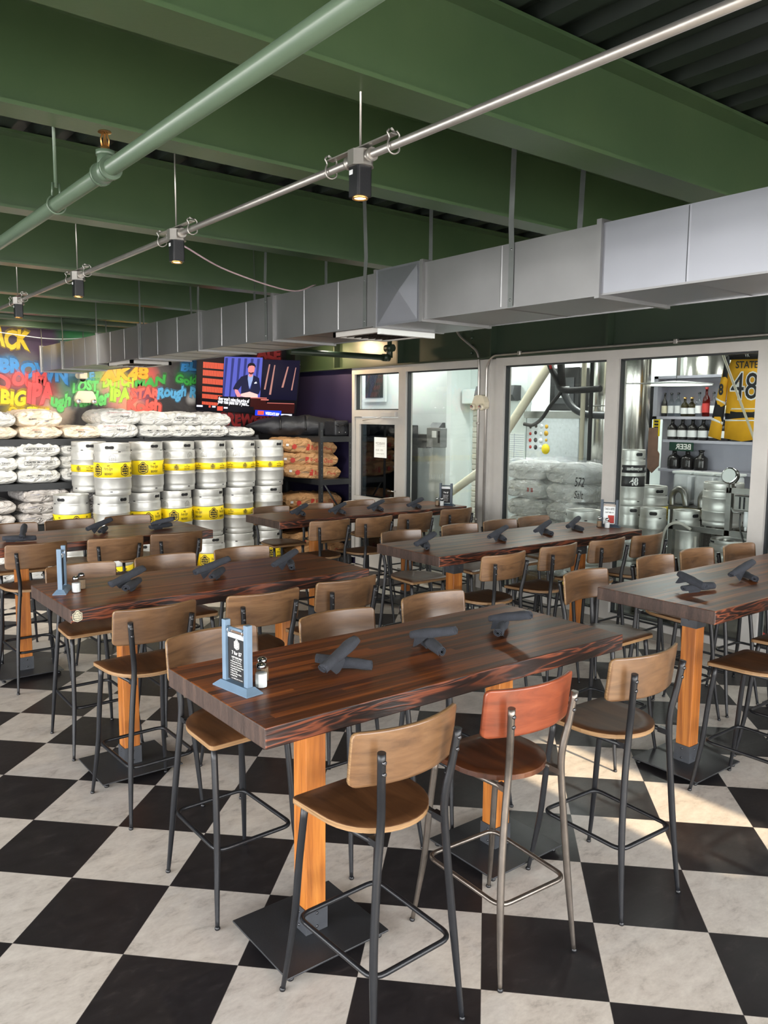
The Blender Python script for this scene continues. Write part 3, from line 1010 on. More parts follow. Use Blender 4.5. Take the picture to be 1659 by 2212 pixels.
place_row(stool, [(1.589, 5.232, 0), (2.168, 5.248, 1), (2.737, 5.232, -1)], 0, -1,
          ['bar stool on the far side of the badge corner table behind its menu stand', 'bar stool on the far side of the badge corner table, second from the menu stand', 'bar stool on the far side of the badge corner table, nearest the kegs'], g1)
place_row(stool, [(1.596, 6.213, 1), (2.179, 6.16, 0), (2.677, 6.126, -2)], 0, 1,
          ['bar stool, back to the camera, left end of the table by the kegs', 'bar stool, back to the camera, middle of the table by the kegs', 'bar stool, back to the camera, right end of the table by the kegs'], g1)
place_row(stool, [(1.70, 7.50, 0), (2.202, 7.50, 1), (2.734, 7.50, 0)], 0, -1,
          ['bar stool between the kegs and the left back table, at the left picture edge', 'bar stool between the kegs and the left back table, second from left', 'bar stool between the kegs and the left back table, its right one'], g1)
place_row(stool, [(4.155, 3.867, 0), (4.778, 3.893, 2), (5.352, 3.866, -1), (5.851, 3.836, 1)], 0, 1,
          ['orange tan bar stool, back to the camera, left end of the middle window table', 'bar stool, back to the camera, second along the middle window table', 'bar stool, back to the camera, third along the middle window table', 'bar stool, back to the camera, window end of the middle row table'], g1)
place_row(stool, [(4.245, 5.232, 1), (4.936, 5.254, 0), (5.453, 5.253, -1), (5.935, 5.264, 0)], 0, -1,
          ['bar stool on the far side of the middle window table, left end', 'bar stool on the far side of the middle window table, second from its left end', 'bar stool on the far side of the middle window table, third from its left end', 'bar stool on the far side of the middle window table, at the white pallet window'], g1)
place_row(stool, [(4.164, 6.086, -1), (4.646, 6.046, 1), (5.195, 6.074, 0), (5.80, 6.12, 0)], 0, 1,
          ['bar stool, back to the camera, left end of the back table by the glass door', 'bar stool, back to the camera, second along the back table by the glass door', 'bar stool, back to the camera, third along the back table by the glass door', 'bar stool, back to the camera, right end of the back table under its menu stand'], g1)
place_row(stool, [(4.252, 7.42, 1), (4.806, 7.40, 0), (5.40, 7.42, 0), (5.93, 7.42, -1)], 0, -1,
          ['bar stool behind the back table, in front of the last keg column', 'bar stool behind the back table, in front of the brown sacks', 'bar stool behind the back table, left of the door glass', 'bar stool behind the back table, in front of the glass door'], g1)
place_row(stool, [(4.075, 3.182, 1), (4.915, 3.24, 0), (5.437, 3.236, 0), (5.919, 3.172, -1)], 0, -1,
          ['bar stool at the left far corner of the right hand table, beside the nearest table', 'bar stool on the far side of the right hand table, second from its left corner', 'bar stool on the far side of the right hand table, third from its left corner', 'bar stool on the far side of the right hand table, next to the window mullion'], g1)
place_row(stool, [(4.215, 1.84, 0), (4.86, 1.93, 0)], 0, 1,
          ['bar stool cut by the right picture edge, its seat front at the nearer table post', 'bar stool mostly outside the right picture edge, only a seat corner showing'], g1)

# ------------------------------------------------------------------ rolled napkins
def make_roll(seed, taper):
    rnd = random.Random(seed)
    L = 0.24
    prof = []
    turns = 2.6
    n = 44
    for i in range(n + 1):
        t = i / n
        r = 0.008 + 0.0175 * t
        a = t * turns * 2 * PI
        prof.append((r * math.cos(a), r * math.sin(a) * 0.9))
    for i in range(n, -1, -1):
        t = i / n
        r = 0.0050 + 0.0175 * t
        a = t * turns * 2 * PI + 0.02
        prof.append((r * math.cos(a), r * math.sin(a) * 0.9))
    mb = MB()
    ns = 12
    vv = []
    for k in range(ns + 1):
        u = k / ns
        x = (u - 0.5) * L
        sc = 1 + taper * (u - 0.5) + 0.10 * math.sin(u * 7 + seed) - 0.06 * (1 if k in (0, ns) else 0)
        tw = 0.25 * math.sin(u * 3 + seed)
        for (a, b) in prof:
            w = 1 + 0.14 * mnoise.noise(Vector((x * 22, a * 60 + seed, b * 60)))
            ca, sa = math.cos(tw), math.sin(tw)
            vv.append((x + 0.004 * math.sin(math.atan2(b, a) + seed), (a * ca - b * sa) * sc * w, (a * sa + b * ca) * sc * w))
    m = len(prof)
    ff = [(k * m + i, k * m + (i + 1) % m, (k + 1) * m + (i + 1) % m, (k + 1) * m + i) for k in range(ns) for i in range(m)]
    mb.add(vv, ff, True)
    half = n + 1
    for k in (0, ns):
        mb.add([vv[k * m + i] for i in range(m)], [(i, i + 1, m - 2 - i, m - 1 - i) for i in range(half - 2)], False)
    o = mb.build('napkin_roll', M['napkin'])
    # one loose folded corner of cloth
    mb = MB()
    fl_ = []
    for i in range(7):
        for j in range(4):
            u, v = i / 6, j / 3
            fl_.append((-0.095 + 0.10 * u, -0.018 - 0.030 * v * (1 - u * 0.8), -0.021 + 0.016 * math.sin(u * 3 + seed) * v + 0.014 * (1 - v)))
    mb.add(fl_, [(i * 4 + j, i * 4 + j + 1, (i + 1) * 4 + j + 1, (i + 1) * 4 + j) for i in range(6) for j in range(3)], True)
    f = mb.build('loose_corner', M['napkin'], o)
    return tag(o, 'x', 'rolled napkin')

rolls = [Proto(make_roll(3, 0.05)), Proto(make_roll(11, -0.08)), Proto(make_roll(23, 0.12))]
TOPN = {'1': 'nearest table', '2': 'badge corner table', '3': 'middle window table', '4': 'right hand table', '5': 'table by the kegs', '6': 'back table by the glass door'}
NAP = [('1', 1.738, 2.497, 21, 1.775, 2.520, -58, 'left'), ('1', 2.238, 2.510, -76, 2.225, 2.500, -12 - 100, 'middle'), ('1', 2.709, 2.505, -84, 2.672, 2.525, 36, 'right'),
       ('2', 1.620, 4.450, 16, 1.640, 4.430, 52, 'left'), ('2', 2.159, 4.475, 2, 2.178, 4.446, 48, 'middle'), ('2', 2.660, 4.445, 20, 2.700, 4.440, 62, 'right'),
       ('3', 3.950, 4.540, 10, 3.945, 4.520, 50, 'first'), ('3', 4.684, 4.490, 8, 4.705, 4.475, 58, 'second'), ('3', 5.235, 4.500, 10, 5.270, 4.485, 60, 'third'), ('3', 5.680, 4.530, 14, 5.690, 4.500, 62, 'fourth'),
       ('4', 4.190, 2.475, -112, 4.250, 2.470, -12, 'nearer'), ('4', 4.790, 2.500, -4, 4.820, 2.480, 50, 'farther'),
       ('5', 1.600, 6.640, 70, 1.560, 6.590, -20, 'left'), ('5', 2.223, 6.720, 16, 2.240, 6.690, 60, 'middle'), ('5', 2.730, 6.600, -58, 2.725, 6.640, 20, 'right'),
       ('6', 4.205, 6.750, 16, 4.240, 6.750, 66, 'first'), ('6', 4.600, 6.650, 14, 4.640, 6.640, 70, 'second'), ('6', 5.090, 6.650, 10, 5.140, 6.660, 66, 'third'), ('6', 5.580, 6.590, 6, 5.630, 6.610, 62, 'fourth')]
for i, (tb, x, y, a, x2, y2, a2, which) in enumerate(NAP):
    gp = 'rolled napkins on the tables'
    rolls[(i + 1) % 3].put((x2, y2, TZ + 0.0255), 0, 'lower roll of the %s charcoal napkin pair on the %s' % (which, TOPN[tb]), gp, rot=(0.3, 0, R(a2)))
    t = -15 if i not in (10,) else 7
    rolls[i % 3].put((x, y, TZ + 0.070), 0, 'upper roll of the %s charcoal napkin pair on the %s' % (which, TOPN[tb]), gp, rot=(0.2, R(t), R(a)))


# ------------------------------------------------------------------ menu stands and shakers
def make_menu(name, wood_m, card, label, loc, rz):
    """text faces local -x"""
    t = thing(name, label, 'menu stand', loc, rz, 'menu stands on the tables')
    mb = MB()
    b = [(-0.036, -0.105), (0.036, -0.105), (0.036, 0.105), (-0.036, 0.105)]
    c = [(-0.018, -0.080), (0.018, -0.080), (0.018, 0.080), (-0.018, 0.080)]
    vv = [(x, y, 0) for x, y in b] + [(x, y, 0.004) for x, y in b] + [(x, y, 0.024) for x, y in c]
    mb.add(vv, [(3, 2, 1, 0)] + [(k, (k + 1) % 4, 4 + (k + 1) % 4, 4 + k) for k in range(4)] + [(4 + k, 4 + (k + 1) % 4, 8 + (k + 1) % 4, 8 + k) for k in range(4)] + [(8, 9, 10, 11)])
    mb.build('base', wood_m, t)
    for s in (-1, 1):
        q = MB(); q.bbox(-0.012, 0.012, s * 0.066 - 0.011, s * 0.066 + 0.011, 0.022, 0.250, 0.0015); q.build('upright', wood_m, t)
    q = MB(); q.tube([(0, -0.058, 0.222), (0, 0.058, 0.222)], 0.006, 10); q.build('crossbar', wood_m, t)
    q = MB()
    for s in (-1, 1):
        q.tube([(0.011 * math.cos(a), s * 0.044, 0.215 + 0.013 * math.sin(a)) for a in [k * 2 * PI / 14 for k in range(15)]], 0.0012, 5, cap=False)
    q.build('hanging_rings', M['chrome'], t)
    q = MB()
    q.box(-0.0012, 0.0012, -0.053, 0.053, 0.030, 0.206)
    cd = q.build('menu_card', M['ink'] if card != 'red' else M['paper'], t)
    cl_ = MB(); cl_.box(-0.0026, 0.0026, -0.053, 0.053, 0.188, 0.206); cl_.build('card_clip', M['bare_steel'] if card == 'red' else M['label_white'], cd)
    tx = MB()
    fn = lambda a, b, c_: (-0.0016 - c_ * 0.5, -a, b)
    if card == '7':
        badge_into(tx, fn, 0, 0.166, 0.040, 0, 1, 0.0003)
        text_into(tx, '7 for $7', fn, box=(-0.030, 0.030, 0.124, 0.140), offset=0.03)
        text_into(tx, 'HAPPY HOUR MENU', fn, box=(-0.031, 0.031, 0.1125, 0.1195), offset=0.03)
        text_into(tx, 'MON - FRI  3PM - 6PM', fn, box=(-0.027, 0.027, 0.1055, 0.1095), offset=0.01)
        for i, w in enumerate((0.058, 0.062, 0.070, 0.056, 0.034, 0.058, 0.032)):
            tx.add([fn(-0.038, 0.098 - i * 0.0088, 0), fn(-0.0345, 0.098 - i * 0.0088, 0), fn(-0.0345, 0.1015 - i * 0.0088, 0), fn(-0.038, 0.1015 - i * 0.0088, 0)], [(0, 1, 2, 3)], mi=0)
            text_into(tx, ('Mozzarella Sticks', 'Chicken Quesadilla', 'Bavarian Pretzel Bites', 'Loaded Potatoes', 'Brew Fries', 'House Wine Glass', 'Draft Pint')[i], fn, box=(-0.031, -0.031 + w, 0.097 - i * 0.0088, 0.1025 - i * 0.0088), offset=0.02)
        text_into(tx, 'ALL ITEMS, JUST $7 EACH', fn, box=(-0.034, 0.034, 0.0335, 0.0385), offset=0.02)
        tx.build('menu_print', [M['white_ink'], M['ink']], cd)
    elif card == 'red':
        text_into(tx, 'TAKE A BITE', fn, box=(-0.043, 0.043, 0.156, 0.176), offset=0.02)
        text_into(tx, 'CRAFT BEER CO', fn, box=(-0.038, 0.038, 0.128, 0.140), offset=0.03)
        tx.box(-0.0022, -0.0015, -0.044, 0.010, 0.036, 0.108, mi=1)
        tx.build('menu_print', [M['ink'], M['red_ink']], cd)
    else:
        text_into(tx, '7 for $7', fn, box=(-0.030, 0.030, 0.135, 0.155), offset=0.03)
        for i in range(6):
            text_into(tx, 'Happy hour bites', fn, box=(-0.034, 0.030 - 0.004 * (i % 3), 0.112 - i * 0.013, 0.120 - i * 0.013), offset=0.02)
        tx.build('menu_print', [M['white_ink']], cd)
    return t

make_menu('menu_stand', M['menu_blue'], '7', 'blue grey menu stand reading 7 for $7 on the nearest table', (1.322, 2.548, TZ), R(8))
make_menu('menu_stand', M['menu_blue'], 'dark', 'blue grey menu stand seen almost edge-on on the badge corner table', (1.300, 4.585, TZ), R(-26))
make_menu('menu_stand', M['menu_slate'], 'dark', 'slate menu stand with a black card on the back table', (6.065, 6.63, TZ), R(24))
make_menu('menu_stand', M['menu_slate'], 'red', 'slate menu stand with a white and red card on the window table', (6.115, 4.47, TZ), R(28))

def make_shaker(fill, seed):
    t = thing('shaker', 'x', 'shaker')
    oct_ = lambda r: [(r * math.cos(R(22.5 + 45 * k)) / math.cos(R(22.5)), r * math.sin(R(22.5 + 45 * k)) / math.cos(R(22.5))) for k in range(8)]
    mb = MB()
    lv = [(0.021, 0.0), (0.0225, 0.004), (0.0225, 0.058), (0.019, 0.068), (0.0155, 0.074)]
    vv = [(x, y, z) for r, z in lv for x, y in oct_(r)]
    mb.add(vv, [(i * 8 + k, i * 8 + (k + 1) % 8, (i + 1) * 8 + (k + 1) % 8, (i + 1) * 8 + k) for i in range(len(lv) - 1) for k in range(8)] + [tuple(range(8))[::-1]])
    mb.build('glass_jar', M['jar'], t)
    mb = MB()
    lv = [(0.0195, 0.003), (0.0205, 0.006), (0.0205, 0.054), (0.012, 0.056)]
    vv = [(x, y, z) for r, z in lv for x, y in oct_(r)]
    mb.add(vv, [(i * 8 + k, i * 8 + (k + 1) % 8, (i + 1) * 8 + (k + 1) % 8, (i + 1) * 8 + k) for i in range(len(lv) - 1) for k in range(8)] + [tuple(range(8))[::-1], tuple(range(24, 32))])
    mb.build('contents', fill, t)
    mb = MB()
    mb.lathe([(0.0165, 0.072), (0.0185, 0.074), (0.0185, 0.081), (0.017, 0.088), (0.010, 0.093), (0.0, 0.094)], 20)
    cap = mb.build('cap', M['chrome'], t)
    mb = MB()
    for k in range(6):
        mb.lathe([(0.0, 0.0), (0.0013, 0.0)], 6, c=(0.007 * math.cos(k), 0.007 * math.sin(k * 1.05), 0.0941))
    mb.build('holes', M['ink'], cap)
    return t
salt = Proto(make_shaker(M['salt'], 1)); pepper = Proto(make_shaker(M['pepper'], 2))
gsh = 'salt and pepper shakers'
salt.put((1.402, 2.515, TZ), 0.2, 'glass salt shaker right of the 7 for $7 menu stand', gsh)
pepper.put((1.438, 2.572, TZ), 0.5, 'pepper shaker almost hidden behind the nearest salt shaker', gsh)
salt.put((1.352, 4.510, TZ), 0.1, 'full white salt shaker beside the edge-on menu stand', gsh)
pepper.put((1.405, 4.585, TZ), 0.4, 'pepper shaker behind the full white salt shaker', gsh)
salt.put((5.99, 6.615, TZ), 0.3, 'salt shaker by the black card menu stand on the back table', gsh)
pepper.put((5.975, 6.675, TZ), 0.0, 'pepper shaker by the black card menu stand on the back table', gsh)
salt.put((6.035, 4.430, TZ), 0.2, 'salt shaker in front of the white and red menu card', gsh)
pepper.put((6.040, 4.520, TZ), 0.6, 'tan pepper shaker left of the white and red menu card', gsh)

# ------------------------------------------------------------------ duct under the beams
DX0, DX1, DZ0, DZ1 = 2.82, 3.31, 2.585, 2.873
duct = thing('air_duct', 'long galvanised air duct hanging below the green beams', 'duct', (0, 0, 0))
seams = [-2.45, -0.6, 0.95, 2.16, 3.29, 3.69, 4.84, 6.0, 7.26, 8.4, 9.6, 10.46]
rd = random.Random(5)
for i, (a, b) in enumerate(zip(seams[:-1], seams[1:])):
    mb = MB()
    e = 0.012 if i == 4 else 0.0
    mb.box(DX0 - e, DX1 + e, a + 0.012, b - 0.012, DZ0 - e, DZ1 + e)
    if i == 4:      # cross-broken panel: shallow pyramid on the visible side
        xs_ = DX0 - e - 0.0015
        c_ = (xs_ - 0.010, (a + b) / 2 - 0.02, (DZ0 + DZ1) / 2 + 0.02)
        q = [(xs_, a + 0.03, DZ0), (xs_, b - 0.03, DZ0), (xs_, b - 0.03, DZ1), (xs_, a + 0.03, DZ1)]
        mb.add(q + [c_], [(0, 1, 4), (1, 2, 4), (2, 3, 4), (3, 0, 4)])
    else:           # standing beads rolled into the sheet
        k = max(2, int((b - a) / 0.38))
        for j in range(1, k):
            y = a + (b - a) * j / k
            mb.prism([(DX0 - 0.003, y), (DX0, y - 0.006), (DX0, y + 0.006)], 'z', DZ0 + 0.004, DZ1 - 0.004)
            mb.prism([(y, DZ0 - 0.003), (y + 0.006, DZ0), (y - 0.006, DZ0)], 'x', DX0 + 0.004, DX1 - 0.004)
    mb.build('duct_section', M['duct_new'] if i in (2, 4) else M['duct'], duct)
for y in seams:
    mb = MB()
    mb.box(DX0 - 0.016, DX1 + 0.016, y - 0.012, y + 0.012, DZ0 - 0.016, DZ1 + 0.016)
    mb.build('duct_flange', M['duct'], duct)
# bottom edge rails
for x in (DX0, DX1):
    mb = MB(); mb.box(x - 0.004, x + 0.004, seams[0], seams[-1], DZ0 - 0.006, DZ0 + 0.002); mb.build('edge_seam', M['duct'], duct)
# hanger straps, front and back, up to the deck
for y in (0.3, 1.42, 2.66, 3.80, 4.94, 6.0, 7.22, 8.4, 9.55, 10.40):
    for x, s in ((DX0, -1), (DX1, 1)):
        mb = MB()
        kx = rd.uniform(-0.02, 0.02)
        w = 0.016
        pts = [(x + s * 0.004, y, DZ0 - 0.003), (x + s * 0.004, y, DZ1 - 0.02), (x + s * 0.004 + kx * 0.3, y + kx, DZ1 + 0.10), (x + s * 0.004 + kx, y + kx * 0.5, CZ)]
        vv = []
        for p in pts:
            vv += [(p[0] - 0.001, p[1] - w, p[2]), (p[0] - 0.001, p[1] + w, p[2]), (p[0] + 0.001, p[1] + w, p[2]), (p[0] + 0.001, p[1] - w, p[2])]
        ff = [(i * 4 + k, i * 4 + (k + 1) % 4, (i + 1) * 4 + (k + 1) % 4, (i + 1) * 4 + k) for i in range(3) for k in range(4)] + [(0, 1, 2, 3), (12, 13, 14, 15)]
        mb.add(vv, ff)
        for z in (DZ0 + 0.03, DZ1 - 0.03):
            mb.lathe([(0.006, 0), (0.006, 0.003), (0.002, 0.005)], 8, m=Matrix.Translation((x + s * 0.005, y, z)) @ Matrix.Rotation(R(90 * s), 4, 'Y'), cap1=True)
        mb.build('hanger_strap', M['strap'], duct)
# ceiling diffusers in the underside
for y0, y1 in ((3.72, 4.20), (7.62, 8.25)):
    mb = MB()
    x0, x1 = DX0 + 0.05, DX1 - 0.03
    for a in ((x0, x1, y0, y0 + 0.03), (x0, x1, y1 - 0.03, y1), (x0, x0 + 0.03, y0, y1), (x1 - 0.03, x1, y0, y1)):
        mb.box(a[0], a[1], a[2], a[3], DZ0 - 0.032, DZ0 - 0.002)
    dv = mb.build('diffuser', M['alu'], duct)
    mb = MB()
    for j in range(7):
        x = x0 + 0.04 + (x1 - x0 - 0.08) * j / 6
        mb.prism([(x - 0.012, DZ0 - 0.026), (x + 0.010, DZ0 - 0.010), (x + 0.013, DZ0 - 0.012), (x - 0.009, DZ0 - 0.028)], 'y', y0 + 0.03, y1 - 0.03)
    mb.build('vanes', M['foil'], dv)
mb = MB(); mb.box(DX0 + 0.04, DX1 - 0.04, 3.70, 3.735, DZ0 - 0.045, DZ0 - 0.002); mb.build('damper_bar', M['white'], duct)

# ------------------------------------------------------------------ conduit with spot lamps
CXc, CZc = 1.553, 2.873
cd_ = thing('lighting_conduit', 'thin grey lighting conduit running through the row of spot lamps', 'conduit')
mb = MB(); mb.tube([(CXc, -2.4, CZc), (CXc, 10.3, CZc)], 0.0125, 12); mb.build('tube', M['conduit'], cd_)

def make_lamp():
    t = thing('spot_lamp', 'x', 'spot lamp')
    mb = MB()
    o8 = [(0.041 * math.cos(R(22.5 + 45 * k)), 0.041 * math.sin(R(22.5 + 45 * k))) for k in range(8)]
    mb.prism(o8, 'z', -0.022, 0.022)
    mb.prism([(x * 1.06, y * 1.06) for x, y in o8], 'z', -0.026, -0.021)
    jb = mb.build('junction_box', M['conduit'], t)
    mb = MB()
    for s in (-1, 1):
        mb.lathe([(0.017, 0), (0.017, 0.012), (0.021, 0.012), (0.021, 0.02)], 10, m=Matrix.Translation((0, s * 0.046, 0)) @ Matrix.Rotation(R(-90 * s), 4, 'X'), cap1=True)
    mb.build('connector', M['conduit'], jb)
    mb = MB()
    mb.prism(rrect(-0.0275, 0.0275, -0.0275, 0.0275, 0.007, 3), 'z', -0.116, -0.026, smooth=False)
    hs = mb.build('lamp_housing', M['black_metal'], t)
    mb = MB(); mb.box(-0.0285, -0.0275, 0.002, 0.020, -0.050, -0.036); mb.build('rating_sticker', M['label_white'], hs)
    mb = MB()
    mb.lathe([(0.024, -0.115), (0.025, -0.122), (0.020, -0.122), (0.019, -0.114)], 20)
    mb.build('bezel', M['brass'], t)
    mb = MB(); mb.lathe([(0.0, -0.118), (0.0200, -0.118)], 20); mb.build('bulb', emissive('lamp_glow', lin(255, 214, 130), 26.0) if 'lamp_glow' not in bpy.data.materials else bpy.data.materials['lamp_glow'], t)
    # trapeze bar and its two clips on the conduit
    mb = MB()
    mb.box(-0.012, 0.012, -0.17, 0.17, 0.030, 0.034)
    mb.build('trapeze_bar', M['conduit'], t)
    for s in (-1, 1):
        mb = MB()
        y = s * 0.165
        mb.tube(bez([(-0.014, y, 0.044), (-0.022, y, 0.034), (-0.014, y, 0.020), (-0.020, y, 0.004), (-0.016, y, -0.018), (0.0, y, -0.024), (0.016, y, -0.018), (0.024, y, -0.006), (0.018, y, 0.014), (0.024, y, 0.032), (0.012, y, 0.044)], 3), 0.003, 6)
        mb.tube([(-0.014, y - 0.010, 0.042), (0.014, y + 0.010, 0.042)], 0.004, 6)
        mb.build('clip', M['conduit'], t)
    mb = MB(); mb.tube([(0, 0, 0.022), (0, 0, CZ - CZc)], 0.0035, 8); mb.build('hanger_rod', M['conduit'], t)
    return t
lp = Proto(make_lamp())
for y, lb in ((0.655, 'spot lamp on the conduit at the upper right picture corner'), (2.123, 'lit spot lamp hanging nearest the camera, under the large beam'), (3.523, 'second lit spot lamp along the conduit'), (4.93, 'third spot lamp along the conduit'), (6.29, 'fourth spot lamp, at the left picture edge'), (7.7, 'spot lamp farther along the conduit beyond the left picture edge')):
    lp.put((CXc, y, CZc), 0, lb, 'spot lamps on the conduit')
    sd = bpy.data.lights.new('lamp_beam', 'SPOT'); sd.energy = 14; sd.color = (1.0, 0.78, 0.48); sd.spot_size = R(70); sd.spot_blend = 0.7; sd.shadow_soft_size = 0.02
    so = bpy.data.objects.new('lamp_beam', sd); COL.objects.link(so); so.location = (CXc, y, CZc - 0.128)

# ------------------------------------------------------------------ sprinkler pipe
sp_ = thing('sprinkler_pipe', 'green painted sprinkler pipe crossing the ceiling at the upper left', 'pipe')
PX, PZ = 0.915, 2.823
mb = MB(); mb.tube([(PX, -2.4, PZ), (PX, 10.2, PZ)], 0.0245, 20); mb.build('pipe', M['green_pipe'], sp_)
for y in (2.594, 5.9):
    mb = MB()
    mb.tube([(PX, y - 0.045, PZ), (PX, y + 0.045, PZ)], 0.033, 16); mb.tube([(PX, y - 0.05, PZ), (PX, y - 0.036, PZ)], 0.036, 16); mb.tube([(PX, y + 0.036, PZ), (PX, y + 0.05, PZ)], 0.036, 16)
    mb.tube([(PX, y, PZ), (PX, y, PZ + 0.058)], 0.026, 12); mb.tube([(PX, y, PZ + 0.045), (PX, y, PZ + 0.060)], 0.030, 8)
    tee = mb.build('tee_fitting', M['green_pipe'], sp_)
    mb = MB()
    z = PZ + 0.06
    mb.lathe([(0.014, z), (0.014, z + 0.012), (0.008, z + 0.016), (0.006, z + 0.03), (0.003, z + 0.05)], 10, c=(PX, y, 0))
    for s in (-1, 1): mb.tube([(PX + s * 0.010, y, z + 0.012), (PX + s * 0.013, y, z + 0.035), (PX + s * 0.004, y, z + 0.058)], 0.0025, 6)
    mb.lathe([(0.0, z + 0.060), (0.019, z + 0.058), (0.021, z + 0.055)], 14, c=(PX, y, 0))
    mb.build('sprinkler_head', M['brass'], tee)
for y in (0.6, 3.116, 6.4, 9.0):
    mb = MB()
    mb.tube([(PX + 0.032 * math.cos(a), y, PZ + 0.032 * math.sin(a)) for a in [R(k) for k in range(-250, 71, 20)]], 0.004, 6)
    mb.tube([(PX - 0.014, y, PZ + 0.029), (PX - 0.012, y, PZ + 0.075), (PX + 0.012, y, PZ + 0.075), (PX + 0.014, y, PZ + 0.029)], 0.004, 6)
    mb.tube([(PX, y, PZ + 0.06), (PX, y, CZ)], 0.006, 8)
    mb.build('pipe_hanger', M['green_pipe'], sp_)
# cross main in front of the mural and a thin conduit below it
cm = thing('cross_main', 'thick green pipe running across in front of the mural', 'pipe')
mb = MB(); mb.tube([(-4.9, 9.6, 3.13), (2.2, 9.6, 3.13), (6.3, 9.6, 3.15)], 0.045, 16); mb.build('pipe', M['green_pipe'], cm)
mb = MB(); mb.tube([(-4.9, 10.62, 3.142), (3.62, 10.62, 3.142)], 0.015, 10)
tag(mb.build('wall_conduit', M['conduit']), 'thin pale conduit high along the mural wall', 'conduit')
mb = MB(); mb.tube(bez([(1.2, 10.5, 3.12), (2.4, 10.5, 3.02), (3.0, 10.5, 2.985), (3.55, 10.5, 3.05), (3.8, 10.5, 3.13), (4.2, 10.5, 3.16)], 6), 0.006, 6)
tag(mb.build('white_cable', M['white']), 'sagging white cable above the far end of the duct', 'cable')
mb = MB(); mb.tube(bez([(CXc + 0.04, 3.56, CZc - 0.03), (1.95, 3.80, 2.80), (2.5, 4.1, 2.79), (DX0, 4.32, DZ1 + 0.01)], 8), 0.004, 6)
tag(mb.build('pink_cable', plain('pale_pink_cable', lin(196, 170, 178), 0.5)), 'pale pink cable hanging from the second lamp to the duct', 'cable')

# ------------------------------------------------------------------ kegs
KR, KH = 0.200, 0.582

def keg_profile(r, h, ribs=True):
    p = [(r * 0.80, 0.035), (r * 0.86, 0.0), (r * 0.93, 0.0), (r * 0.95, 0.006), (r * 0.955, 0.052), (r * 0.945, 0.058), (r * 0.985, 0.075), (r * 0.995, 0.09)]
    if ribs:
        for z in (h * 0.345, h * 0.655):
            p += [(r * 0.985, z - 0.016), (r, z - 0.010), (r * 1.012, z), (r, z + 0.010), (r * 0.985, z + 0.016)]
    p += [(r * 0.995, h - 0.125), (r * 0.985, h - 0.11), (r * 0.945, h - 0.095), (r * 0.955, h - 0.088), (r * 0.96, h - 0.012), (r * 0.955, h - 0.003), (r * 0.94, h), (r * 0.90, h - 0.004), (r * 0.89, h - 0.02), (r * 0.88, h - 0.085), (r * 0.5, h - 0.06), (0.04, h - 0.055), (0.035, h - 0.03), (0.0, h - 0.03)]
    return p


def on_cyl(r, a0):
    """wrap flat text round a keg: x runs round, y up"""
    return lambda x, y, c: ((r + c) * math.cos(a0 + x / r), (r + c) * math.sin(a0 + x / r), y)


def fine_quads(mb, fn, x0, x1, y0, y1, n, lift=0.0, mi=None):
    vv = []
    for i in range(n + 1):
        x = x0 + (x1 - x0) * i / n
        vv += [fn(x, y0, lift), fn(x, y1, lift)]
    mb.add(vv, [(2 * i, 2 * i + 2, 2 * i + 3, 2 * i + 1) for i in range(n)], True, mi)


def oval_hole(mb, fn, cx, cy, w, h, lift):
    pts = rrect(cx - w / 2, cx + w / 2, cy - h / 2, cy + h / 2, h * 0.46, 5)
    n = len(pts)
    vv = [fn(cx + (x - cx) * q, cy + (y - cy) * q, lift) for q in (1.0, 0.75, 0.5, 0.25) for x, y in pts] + [fn(cx, cy, lift)]
    mb.add(vv, [(j * n + k, j * n + (k + 1) % n, (j + 1) * n + (k + 1) % n, (j + 1) * n + k) for j in range(3) for k in range(n)] + [(3 * n + k, 3 * n + (k + 1) % n, 4 * n) for k in range(n)], False)


